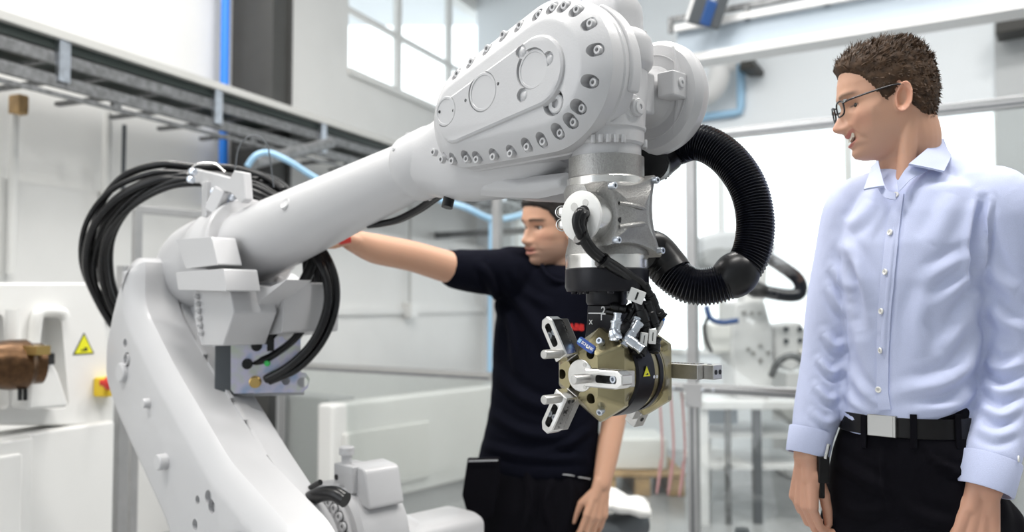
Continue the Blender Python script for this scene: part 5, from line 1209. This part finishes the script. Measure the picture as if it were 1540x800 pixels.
# teeth, eyes
g = G(); n = 22; up = []; 
for j in range(n):
    y = -.023+.046*j/(n-1); x = .0885-.30*abs(y)**1.35*1.4; z = -.0698+SM*y*y; up.append((x, y, z))
g.rings([[(x, y, z+.0055) for x, y, z in up]+[(x-.004, y, z+.0055) for x, y, z in up[::-1]], [(x+.0012, y, z-.0035) for x, y, z in up]+[(x-.004, y, z-.0035) for x, y, z in up[::-1]]], HR); obj('teeth', g, 'tooth', bodyR)
for s in (-1, 1):
    g = G(); g.sphere((.0600, s*.031, -.0020), .0108, 20, HR); e_ = obj('eye', g, 'eye_white', bodyR)
    g = G(); g.sphere((.0694, s*.0330, -.002), (.0036, .0062, .0055), 14, HR); obj('iris', g, 'iris', e_)
# hair: short at the sides, swept up on top
def thickR(x, y, z):
    hl = np.where(x > .0, .066-.10*np.clip(.07-x, 0, .07)*(np.abs(y) > .045), 0)
    side = np.clip((z+.012+.10*np.clip(x-.0, 0, 1)-.35*np.clip(-.005-x, 0, .05)*0)/.012, -1, 1)
    front_line = np.clip((z-np.interp(x, [-.12, -.09, -.06, -.03, -.012, .0, .02, .04, .055, .075, .09], [-.085, -.080, -.062, -.030, .025, .000, -.012, .028, .052, .070, .078]))/.010, -1, 1)
    top = smooth1(np.clip((z-.045)/.05, 0, 1)); base = .0045+.0065*top+.008*np.clip((x-.02)/.06, 0, 1)*top
    return np.where(front_line > 0, base*np.clip(front_line, 0, 1), -.004)
g = hair_geo(HR, thickR, nstr=6000, slen=.017, seed=3, lift=(.1, 0, .8)); obj('hair', g, 'hair_brown', bodyR, ang=80)
# glasses
gl = G(); glass = bpy.data.objects.new('glasses', None); _link(glass, bodyR, Matrix.Translation(hc_(.11, 0, 0)))
def lens_ring(s, k=1.0): return [(.1035-.22*(abs(y_)-.032)*1.0 if abs(y_) > .032 else .1035, y_, z_) for y_, z_ in ((s*(.033+.0225*k*math.copysign(abs(math.cos(t))**.7, math.cos(t))), -.004+.0155*k*math.copysign(abs(math.sin(t))**.7, math.sin(t))) for t in np.linspace(0, 2*PI, 36, endpoint=False))]
for s in (-1, 1):
    r = lens_ring(s); g = G(); q = np.array(r+r[:1]); g.tube(np.vstack([q, q[1:2]]), .0018, 8, HR); obj('lens_rim', g, 'lens_frame', glass)
    g = G(); g.add(lens_ring(s, .97), [tuple(range(36))], HR); g.add([(x-.0015, y, z) for x, y, z in lens_ring(s, .97)], [tuple(range(35, -1, -1))], HR); obj('lens', g, 'lens', glass)
    g = G(); g.tube(spline([(.0985, s*.0555, .004), (.093, s*.068, .005), (.085, s*.075, .006), (.04, s*.0785, .012), (.0, s*.082, .015), (-.02, s*.0815, .010), (-.030, s*.080, -.004)], 6), .0021, 8, HR); obj('temple', g, 'lens_frame', glass)
    g = G(); g.box((.096, s*.062, .0065), (.006, .008, .006), HR); obj('hinge', g, 'bright_steel', glass)
g = G(); g.tube(spline([(.1035, -.0105, .002), (.107, 0, .005), (.1035, .0105, .002)], 6), .0017, 8, HR); obj('bridge', g, 'lens_frame', glass)

# shirt
g = G(); rowsR = [(262, 1335, 1425, .070), (275, 1312, 1455, .085), (292, 1285, 1488, .105), (325, 1266, 1498, .118), (370, 1258, 1492, .128), (420, 1264, 1482, .130), (480, 1272, 1478, .126), (540, 1272, 1476, .122), (590, 1266, 1468, .120), (625, 1266, 1462, .120), (660, 1272, 1462, .116)]
g.rings(torso_rings(rowsR, DR, yawR))
limb(g, [P(1318, 305, 1.775), P(1286, 325, 1.785)]+aL[1:4]+[P(1222, 645, 1.738), P(1220, 655, 1.736)], [.062, .067, .060, .052, .046, .042, .0405])
limb(g, [P(1470, 300, 1.65), P(1505, 322, 1.63)]+aR[1:4]+[P(1493, 685, 1.578), P(1491, 695, 1.575)], [.068, .074, .064, .058, .052, .048, .047])
capsule(g, P(1398, 262, DR+.0), P(1480, 300, DR-.06), .050, .062); capsule(g, P(1350, 278, DR), P(1296, 306, DR+.06), .046, .055)
shirt = remesh('shirt', g, .0055, 'blue_shirt', bodyR, 5, .5)
sub = shirt.modifiers.new('sub', 'SUBSURF'); sub.levels = 1; sub.render_levels = 1; apply_mods(shirt)
folds(shirt, [
    ([(1478, 300), (1466, 360), (1462, 430)], 7, -.010), ([(1470, 400), (1440, 430), (1400, 470)], 12, .006), ([(1472, 380), (1430, 400), (1390, 420)], 11, .005), ([(1475, 430), (1455, 480), (1420, 530)], 12, .006),
    ([(1475, 470), (1465, 520), (1440, 570)], 11, .006), ([(1470, 540), (1420, 575), (1350, 590)], 12, .006), ([(1472, 580), (1430, 610), (1370, 615)], 10, .006), ([(1400, 430), (1380, 480), (1385, 540)], 14, .005),
    ([(1275, 390), (1285, 440), (1295, 500)], 9, -.007), ([(1262, 360), (1290, 400), (1310, 450)], 10, .005), ([(1285, 480), (1300, 540), (1310, 600)], 12, .006), ([(1270, 540), (1290, 580), (1320, 612)], 9, .006), ([(1268, 580), (1285, 605), (1310, 622)], 7, .005),
    ([(1350, 300), (1340, 400), (1330, 500), (1326, 610)], 5, .0025), ([(1310, 300), (1290, 330), (1270, 340)], 9, .004), ([(1430, 290), (1420, 330), (1400, 370)], 14, .004),
    ([(1252, 400), (1268, 425), (1285, 435)], 7, .005), ([(1246, 430), (1262, 460), (1280, 470)], 7, .005), ([(1240, 500), (1255, 520), (1275, 515)], 7, .006), ([(1232, 540), (1250, 560), (1270, 550)], 6, .006), ([(1228, 580), (1245, 600), (1262, 595)], 6, .005), ([(1222, 620), (1240, 635), (1255, 630)], 6, .004),
    ([(1480, 380), (1500, 420), (1530, 440)], 12, .006), ([(1475, 440), (1505, 480), (1540, 500)], 12, .006), ([(1480, 540), (1505, 555), (1540, 545)], 9, .007), ([(1478, 575), (1505, 590), (1540, 580)], 9, .007), ([(1476, 610), (1505, 625), (1535, 610)], 8, .006), ([(1470, 645), (1500, 655), (1530, 645)], 8, .005),
    ([(1490, 300), (1483, 350), (1478, 400)], 5, .004)], noise_amp=.0045, nscale=7, seed=3)
bvR = snap(shirt)
# cuffs
def cuff(pts, r0, r1, parent):
    g = G(); c = np.array(pts); q = [(r0*.9, 0)]; L = np.linalg.norm(c[1]-c[0]); g.lathe([(r0, 0), (r0+.001, L*.05), (r1+.001, L*.95), (r1, L), (r1-.004, L), (r1-.006, L*.7)], frame(c[0], c[1]-c[0]), 40, False, True); return obj('cuff', g, 'blue_shirt', parent)
cuff((P(1221, 646, 1.737), P(1214, 684, 1.727)), .043, .041, shirt)
cuff((P(1492, 688, 1.575), P(1480, 737, 1.562)), .050, .048, shirt)
g = G(); g.lathe([(.006, 0), (.006, .002)], frame(P(1531, 690, 1.53), (.8, -.6, 0)), 14); obj('cuff_button', g, 'button', shirt)
# collar: stand and two fold-over leaves
def leaf(pts, th=.004):
    q = [P(*p) for p in pts]; c = sum(q)/len(q); nr = np.cross(q[1]-q[0], q[2]-q[0]); nr = nrmz(nr); 
    if nr@CF > 0: nr = -nr
    g = G(); g.rings([[p for p in q], [p-nr*th for p in q]]); return obj('collar_leaf', g, 'blue_shirt', shirt, bevel=.0015)
def patch(name, rowsP, th=.004, m='blue_shirt', parent=None):
    """a thick cloth patch through a grid of pixel-depth points"""
    R_ = [spline([P(*p) for p in row], 6) for row in rowsP]; R_ = np.array(R_); R_ = np.array([spline(R_[:, j], 6) for j in range(R_.shape[1])]).transpose(1, 0, 2)
    a_, b_ = R_.shape[:2]; du = np.gradient(R_, axis=0); dv = np.gradient(R_, axis=1); N_ = np.cross(du, dv); N_ /= np.linalg.norm(N_, axis=2)[..., None]+1e-9
    if (N_.mean((0, 1))@CF) > 0: N_ = -N_
    g = G(); top = R_.reshape(-1, 3); bot = (R_-N_*th).reshape(-1, 3); fs = []
    for i in range(a_-1):
        for j in range(b_-1):
            k = i*b_+j; fs += [(k, k+1, k+b_+1, k+b_), (k+a_*b_, k+a_*b_+b_, k+a_*b_+b_+1, k+a_*b_+1)]
    ed = [(i*b_) for i in range(a_)]+[(a_-1)*b_+j for j in range(1, b_)]+[i*b_+b_-1 for i in range(a_-2, -1, -1)]+[j for j in range(b_-2, 0, -1)]
    for k in range(len(ed)): p_, q_ = ed[k], ed[(k+1) % len(ed)]; fs.append((p_, q_, q_+a_*b_, p_+a_*b_))
    g.add(np.vstack([top, bot]), fs); return obj(name, g, m, parent, ang=60)
patch('collar_leaf', [[(1415, 205, 1.690), (1391, 226, 1.645), (1367, 246, 1.612)], [(1423, 220, 1.676), (1408, 237, 1.630), (1393, 251, 1.606)], [(1431, 233, 1.662), (1426, 245, 1.628), (1420, 257, 1.602)]], .004, parent=shirt)
patch('collar_leaf', [[(1320, 241, 1.665), (1325, 260, 1.645), (1330, 279, 1.620)], [(1315, 246, 1.668), (1315, 263, 1.648), (1315, 281, 1.624)], [(1310, 250, 1.672), (1305, 267, 1.652), (1299, 284, 1.630)]], .004, parent=shirt)
patch('collar_stand', [[(1419, 208, 1.70), (1396, 232, 1.645), (1366, 250, 1.622), (1350, 272, 1.612)], [(1426, 226, 1.70), (1402, 252, 1.635), (1372, 268, 1.610), (1352, 288, 1.605)]], .004, parent=shirt)
patch('collar_stand', [[(1318, 242, 1.68), (1322, 262, 1.655), (1332, 284, 1.622), (1346, 290, 1.606)], [(1312, 262, 1.68), (1318, 280, 1.655), (1330, 296, 1.618), (1347, 300, 1.604)]], .004, parent=shirt)
# placket and buttons
pk = []
for y in np.linspace(292, 616, 40):
    x = np.interp(y, [290, 345, 410, 470, 530, 590, 620], [1350, 1342, 1335, 1329, 1327, 1327, 1331]); h0, n0 = hit(bvR, x-9, y); h1, n1 = hit(bvR, x+10, y)
    if h0 is not None and h1 is not None: pk.append((h0+n0*.0012, h1+n1*.0022, n1))
g = G(); g.rings([[a_-n_*.004, a_+n_*.0002, b_+n_*.0008, b_-n_*.004] for a_, b_, n_ in pk]); obj('placket', g, 'blue_shirt', shirt, ang=60)
for x, y in ((1348, 294), (1340, 350), (1333, 409), (1327, 468), (1326, 527), (1322, 586)):
    h0, n0 = hit(bvR, x, y)
    if h0 is None: continue
    M = frame(h0+n0*.003, n0); g = G(); g.lathe([(.0058, -.001), (.0060, .0008), (.0050, .0022), (.0035, .0014), (.0003, .0014)], M, 20); b_ = obj('button', g, 'button', shirt)
    g = G()
    for a_ in (0, PI/2, PI, 3*PI/2): g.lathe([(.0006, 0), (.0006, .0003)], M@np.array(Matrix.Translation((.0016*math.cos(a_), .0016*math.sin(a_), .0014))), 6)
    obj('button_holes', g, 'dark_hole', b_)['kind'] = 'stuff'
# trousers, belt
g = G(); rt = [(604, 1270, 1466, .114), (640, 1266, 1470, .118), (680, 1250, 1490, .128), (730, 1240, 1508, .135), (790, 1236, 1526, .138), (830, 1236, 1530, .135)]
g.rings(torso_rings(rt, DR, yawR))
floorR = [np.array([P(1305, 800, DR+.05)[0], DR+.10, .10]), np.array([P(1460, 800, DR-.02)[0], DR-.02, .10])]
limb(g, [P(1306, 800, DR+.03), P(1302, 930, DR+.04), (floorR[0]+P(1302, 930, DR+.04))/2, floorR[0]], [.098, .092, .072, .062]); limb(g, [P(1458, 800, DR-.03), P(1460, 930, DR-.03), (floorR[1]+P(1460, 930, DR-.03))/2, floorR[1]], [.102, .095, .074, .064])
tro = remesh('trousers', g, .007, 'black_denim', bodyR, 6, .5)
folds(tro, [([(1395, 690), (1440, 710), (1490, 715)], 6, .005), ([(1330, 660), (1328, 720), (1345, 780)], 4, .004), ([(1255, 690), (1300, 720), (1340, 740)], 9, .005), ([(1360, 760), (1400, 780), (1440, 790)], 9, .005), ([(1270, 760), (1300, 770), (1340, 765)], 9, .004), ([(1480, 690), (1500, 740), (1520, 790)], 8, .005), ([(1385, 670), (1393, 690), (1420, 706), (1460, 712)], 3, -.004)], .003, 9, 5)
# belt: ring following the waist, dipping to the front
bel = []
for k in range(72):
    t = 2*PI*k/72; 
    for _ in (0,): pass
def waist(y, x0, x1, b, grow): 
    th_ = math.atan(((x0+x1)/2-770)/FPX); hs = (x1-x0)/2/FPX*DR*math.cos(th_); ye = yawR+th_; a_ = math.sqrt(hs**2-(b*math.sin(ye))**2)/math.cos(ye); return np.array(shape_ring(P((x0+x1)/2, y, DR), a_+grow, b+grow, yawR, 72))
w0, w1 = waist(618, 1266, 1468, .117, .004), waist(646, 1264, 1470, .119, .004)
g = G(); g.rings([w0, w0+(w1-w0)*.5, w1, waist(646, 1264, 1470, .119, -.008), waist(618, 1266, 1468, .117, -.008)], None, False, False, closed=True); belt = obj('belt', g, 'leather', bodyR, bevel=.001)
bvB = snap(belt)
h0, n0 = hit(bvB, 1327, 640)
if h0 is None: h0 = P(1327, 638, DR-.125); n0 = -CF
M = frame(h0+n0*.002, n0, UPZ); g = G(); g.box((0, 0, .002), (.040, .052, .006), M); g.box((0, -.024, .0), (.040, .006, .012), M); obj('buckle', g, 'buckle', belt, bevel=.0015)
for x in (1300, 1374, 1440):
    h0, n0 = hit(bvB, x, 642)
    if h0 is not None: g = G(); g.box((-.008, 0, .002), (.062, .012, .004), frame(h0, n0, UPZ)); obj('belt_loop', g, 'black_denim', tro, bevel=.001)
# key holder on the belt, at his right hip
kh = bpy.data.objects.new('key_holder', None); _link(kh, bodyR, Matrix.Translation(P(1240, 700, 1.69)))
g = G(); g.cyl(P(1246, 668, 1.69), P(1241, 690, 1.685), .004); obj('key_clip', g, 'bright_steel', kh)
g = G(); g.box((0, 0, 0), (.052, .022, .014), frame(P(1238, 706, 1.69), -CF, UPZ)); obj('key_case', g, 'leather', kh, bevel=.003)
g = G(); g.box((0, 0, 0), (.05, .010, .008), frame(P(1236, 730, 1.69), -CF, UPZ)); obj('key_strap', g, 'leather', kh, bevel=.002)
# shoes
for f_ in floorR:
    g = G(); g.sphere((0, 0, 0), (.052, .14, .05), 20, Matrix.Translation((f_[0]-.03, f_[1]-.06, .05))@Matrix.Rotation(-.35, 4, 'Z')); g.v = [(x, y, max(.002, z)) for x, y, z in g.v]; obj('shoe', g, 'leather', bodyR, ang=80)
# ------------------------------------------------------------------ man in the dark t-shirt (behind the robot)
DL = 2.75; yawL = math.radians(-22)
manL = thing('person', P(815, 700, DL)*np.array([1, 1, 0]), 'man in dark navy t-shirt reaching an arm behind the robot', 'person')
HL = head_frame(P(829, 340, DL-.02), (-.82, -.57), pitch=math.radians(6), roll=math.radians(-4), sc=1.02)
hl_ = lambda x, y, z: (HL@np.array([x, y, z, 1]))[:3]
g = G(); V, th, zs = head_geo(nose=1.0, smile=.45, jaw=1.08); g.add(V.reshape(-1, 3), grid_faces(150, 150), HL)
for s in (-1, 1): g.add(*(lambda e: (e.v, e.f))(ear_geo(s, 1)), HL)
limb(g, [hl_(-.028, 0, -.03), hl_(-.034, 0, -.09), P(845, 405, DL+.01), P(848, 440, DL+.02)], [.062, .060, .064, .08])
g.rings(torso_rings([(415, 790, 890, .07), (450, 765, 900, .09), (560, 755, 890, .10), (640, 750, 885, .10), (700, 730, 885, .10), (760, 725, 880, .10), (800, 725, 880, .10)], DL, yawL))
bL = [P(752, 408, 2.72), P(690, 405, 2.63), P(622, 386, 2.52), P(565, 374, 2.41), P(528, 361, 2.33)]
bR = [P(898, 425, 2.74), P(918, 520, 2.75), P(926, 600, 2.72), P(914, 680, 2.66), P(905, 728, 2.62)]
limb(g, bL, [.055, .050, .0445, .042, .029]); limb(g, bR, [.055, .048, .040, .035, .027])
hand(g, P(524, 359, 2.32), P(480, 344, 2.26)-P(524, 359, 2.32), (-.3, -.5, .8), -1, curl=(.7, .75, .8, .85), sc=.95, thumb=(.3, .1))
hand(g, P(904, 735, 2.615), P(888, 812, 2.58)-P(904, 735, 2.615), (.35, -.93, .1), 1, curl=(.28, .32, .38, .42), sc=1.0, thumb=(.40, .12))
limb(g, [P(760, 800, DL), P(755, 950, DL), (P(755, 950, DL)[0], DL, .12)], [.08, .07, .045]); limb(g, [P(850, 800, DL), P(850, 950, DL), (P(850, 950, DL)[0], DL, .12)], [.08, .07, .045])
bodyL = remesh('body', g, .0034, 'skin_warm', manL, 3, .5)
L_ = to_local(HL, coords(bodyL)); ay = np.abs(L_[:, 1]); X, Z = L_[:, 0], L_[:, 2]; fr = (X > .045)*(np.linalg.norm(L_, axis=1) < .17); zm = -.0715+SM*.45*np.minimum(ay, .029)**2
lips = np.clip(1.15*np.clip(1-(ay/.027)**2, 0, 1)**.5*np.where(np.abs(np.abs(Z-zm)-.006) < .0042, 1, 0), 0, 1)*fr
brow = gm(Z-.0235+.10*np.abs(ay-.03), .0048)*np.clip((ay-.010)/.006, 0, 1)*np.clip((.058-ay)/.008, 0, 1)*fr*.95
lash = gm(Z-.002+6*(ay-.031)**2, .0030)*np.clip((ay-.018)/.004, 0, 1)*np.clip((.047-ay)/.004, 0, 1)*fr
stub = np.clip((-.040-Z)/.02, 0, 1)*(Z > -.125)*(X > -.01)*(np.linalg.norm(L_, axis=1) < .17)*.42; cheek = gm(ay-.045, .02)*gm(Z+.03, .02)*fr*.4
mouth = np.clip(1-(ay/.024)**2, 0, 1)*np.where(np.abs(Z-zm) < .0022, 1, 0)*fr
tones(bodyL, (.60, .34, .225), [(stub, (.30, .20, .155)), (cheek, (.64, .30, .21)), (lips, (.52, .22, .17)), (mouth, (.12, .04, .03)), (brow, (.04, .025, .018)), (lash, (.03, .02, .018))])
for s in (-1, 1):
    g = G(); g.sphere((.0620, s*.031, -.0015), .0108, 16, HL); e_ = obj('eye', g, 'eye_white', bodyL)
    g = G(); g.sphere((.0714, s*.0300, -.001), (.0036, .0055, .0055), 12, HL); obj('iris', g, 'iris', e_)
def thickL(x, y, z):
    fl = np.clip((z-np.interp(x, [-.12, -.09, -.06, -.03, -.012, .0, .02, .04, .055, .075, .09], [-.085, -.080, -.062, -.030, .025, .000, -.012, .024, .046, .060, .066]))/.010, -1, 1)
    top = smooth1(np.clip((z-.045)/.05, 0, 1)); return np.where(fl > 0, (.006+.008*top)*np.clip(fl, 0, 1), -.004)
g = hair_geo(HL, thickL, nstr=2500, slen=.012, seed=5, lift=(.1, 0, .5)); obj('hair', g, 'hair_dark', bodyL, ang=80)
# t-shirt
g = G(); g.rings(torso_rings([(400, 800, 900, .075), (412, 770, 912, .10), (440, 752, 918, .118), (490, 744, 910, .125), (550, 742, 904, .122), (610, 737, 900, .120), (660, 728, 898, .122), (695, 719, 898, .124), (708, 718, 897, .122)], DL, yawL))
limb(g, [P(780, 412, 2.74), P(745, 410, 2.71), P(712, 408, 2.66), P(688, 405, 2.625)], [.075, .078, .068, .0605])
capsule(g, P(845, 402, DL+.02), P(765, 398, DL-.02), .052, .060); capsule(g, P(850, 402, DL+.02), P(895, 418, DL), .052, .065)
limb(g, [P(893, 420, 2.74), P(912, 470, 2.75), P(920, 525, 2.75)], [.072, .066, .060])
tee = remesh('t_shirt', g, .007, 'navy_tee', bodyL, 5, .5)
folds(tee, [([(745, 440), (770, 500), (780, 570)], 8, .010), ([(760, 430), (800, 480), (830, 540)], 9, .008), ([(720, 395), (735, 420), (745, 450)], 6, .008), ([(745, 560), (790, 600), (850, 620)], 9, .009), ([(735, 620), (790, 650), (860, 660)], 8, .009), ([(725, 670), (790, 685), (880, 690)], 7, .008), ([(895, 540), (860, 600), (840, 660)], 9, .008), ([(770, 400), (790, 440), (830, 460)], 7, .006), ([(735, 400), (750, 470), (748, 540)], 6, .007), ([(890, 640), (850, 670), (800, 676)], 6, .007)], .006, 7, 9)
bvL = snap(tee)
# crew neck band
nb = [P(815, 399, DL-.075), P(822, 412, DL-.105), P(836, 422, DL-.118), P(852, 424, DL-.11), P(868, 415, DL-.085), P(876, 402, DL-.04)]
g = G(); g.tube(spline(nb, 8), .007, 10); obj('neck_band', g, 'navy_tee', tee)
# chest lettering
h0, n0 = hit(bvL, 866, 492)
if h0 is not None:
    n0 = nrmz(n0*.35-CF*.6+CR*.10); h0 = h0+n0*.004
    xr = CR-n0*(CR@n0); xr = nrmz(xr-UPZ*.10); yv = np.cross(n0, xr); M = np.eye(4); M[:3, 0] = xr; M[:3, 1] = yv; M[:3, 2] = n0; M[:3, 3] = h0+n0*.003
    tg_ = text_geo('ABB', .0265, Matrix(M), .0008); obj('chest_lettering', tg_, 'red_print', tee)
# work trousers with holster pocket
g = G(); g.rings(torso_rings([(690, 722, 894, .118), (715, 712, 896, .122), (760, 706, 892, .128), (810, 706, 890, .128), (850, 708, 888, .12)], DL, yawL))
fl_ = [np.array([P(755, 800, DL)[0], DL+.02, .10]), np.array([P(848, 800, DL)[0], DL-.02, .10])]
limb(g, [P(757, 820, DL), P(755, 930, DL), fl_[0]], [.098, .085, .065]); limb(g, [P(845, 820, DL), P(845, 930, DL), fl_[1]], [.098, .085, .065])
trl = remesh('work_trousers', g, .008, 'black_denim', bodyL, 5, .5); folds(trl, [([(790, 700), (800, 750), (790, 800)], 6, .008), ([(830, 720), (820, 760), (830, 800)], 6, .008), ([(850, 700), (860, 750), (850, 800)], 7, .006)], .005, 9, 2)
def pk_patch(pxs, d0, m='black_denim', th=.02):
    q = [P(x, y, d0) for x, y in pxs]; h = G(); h.rings([q, [p+CF*th for p in q]]); return obj('holster_pocket', h, m, trl, bevel=.004)
pk1 = pk_patch([(703, 690), (752, 689), (750, 735), (742, 776), (722, 783), (702, 770), (695, 745)], DL-.135)
g = G(); g.tube([P(705, 694, DL-.140)+CU*.0015*math.sin(k*2.2) for k in range(1)]+[P(705+k*2.3, 694-.06*k, DL-.142)+CU*.002*(k % 2) for k in range(20)], .002, 6); obj('pocket_trim', g, 'grey_panel', pk1)
tri_ = []
for k in range(26):
    h0, n0 = hit(snap(trl) if k == 0 else bvT, 826+k*2.5, 707+k*.5) if False else (None, None)
bvT = snap(trl); tri_ = []
for k in range(26):
    h0, n0 = hit(bvT, 826+k*2.4, 709+k*.45)
    if h0 is not None: tri_.append(h0+n0*(.003+.002*(k % 2)))
if len(tri_) > 3: g = G(); g.tube(tri_, .002, 6); obj('pocket_trim', g, 'grey_panel', trl)
for f_ in fl_:
    g = G(); g.sphere((0, 0, 0), (.052, .14, .05), 16, Matrix.Translation((f_[0]-.02, f_[1]-.06, .05))); g.v = [(x, y, max(.002, z)) for x, y, z in g.v]; obj('shoe', g, 'leather', bodyL, ang=80)
# red tool in the raised hand
g = G(); g.lathe([(.013, 0), (.013, .10), (.010, .11), (.008, .12)], frame(P(526, 358, 2.275), P(490, 365, 2.25)-P(526, 358, 2.275)), 14); tag(obj('red_tool', g, 'red_paint'), 'small red handle in the raised hand beside the forearm', 'tool')
# white bag and dark roll on a trolley beside him
q = P(925, 790, 3.6); g = G(); g.cyl((q[0]-.25, q[1]-.15, q[2]-.03), (q[0]+.12, q[1]+.1, q[2]-.01), .06, n=20); rl = tag(obj('dark_roll', g, 'frame_dark'), 'dark rolled tube below the white cloth beside the hanging hand', 'roll')
g = G(); g.box((q[0]-.05, q[1], (q[2]-.10)/2), (.45, .35, q[2]-.10)); tag(obj('parts_trolley', g, 'grey_panel', None, bevel=.02), 'grey trolley block beside the hanging hand of the man in navy', 'trolley')
g = G(); n_ = 14; vs = []; 
for i in range(n_):
    for j in range(n_): vs.append((q[0]-.16+.30*i/(n_-1), q[1]-.08+.24*j/(n_-1), q[2]+.055+.07*math.exp(-((i-5)/4)**2-((j-6)/5)**2)+.02*mnoise.noise(Vector((i*.6, j*.6, 2)))))
fs = [(i*n_+j, i*n_+j+1, (i+1)*n_+j+1, (i+1)*n_+j) for i in range(n_-1) for j in range(n_-1)]; g.add(vs, fs); ob = obj('white_cloth', g, 'white_plastic', None, ang=180); sm = ob.modifiers.new('s', 'SOLIDIFY'); sm.thickness = .03; tag(ob, 'crumpled white cloth beside the hanging hand', 'cloth')
bpy.context.view_layer.update()
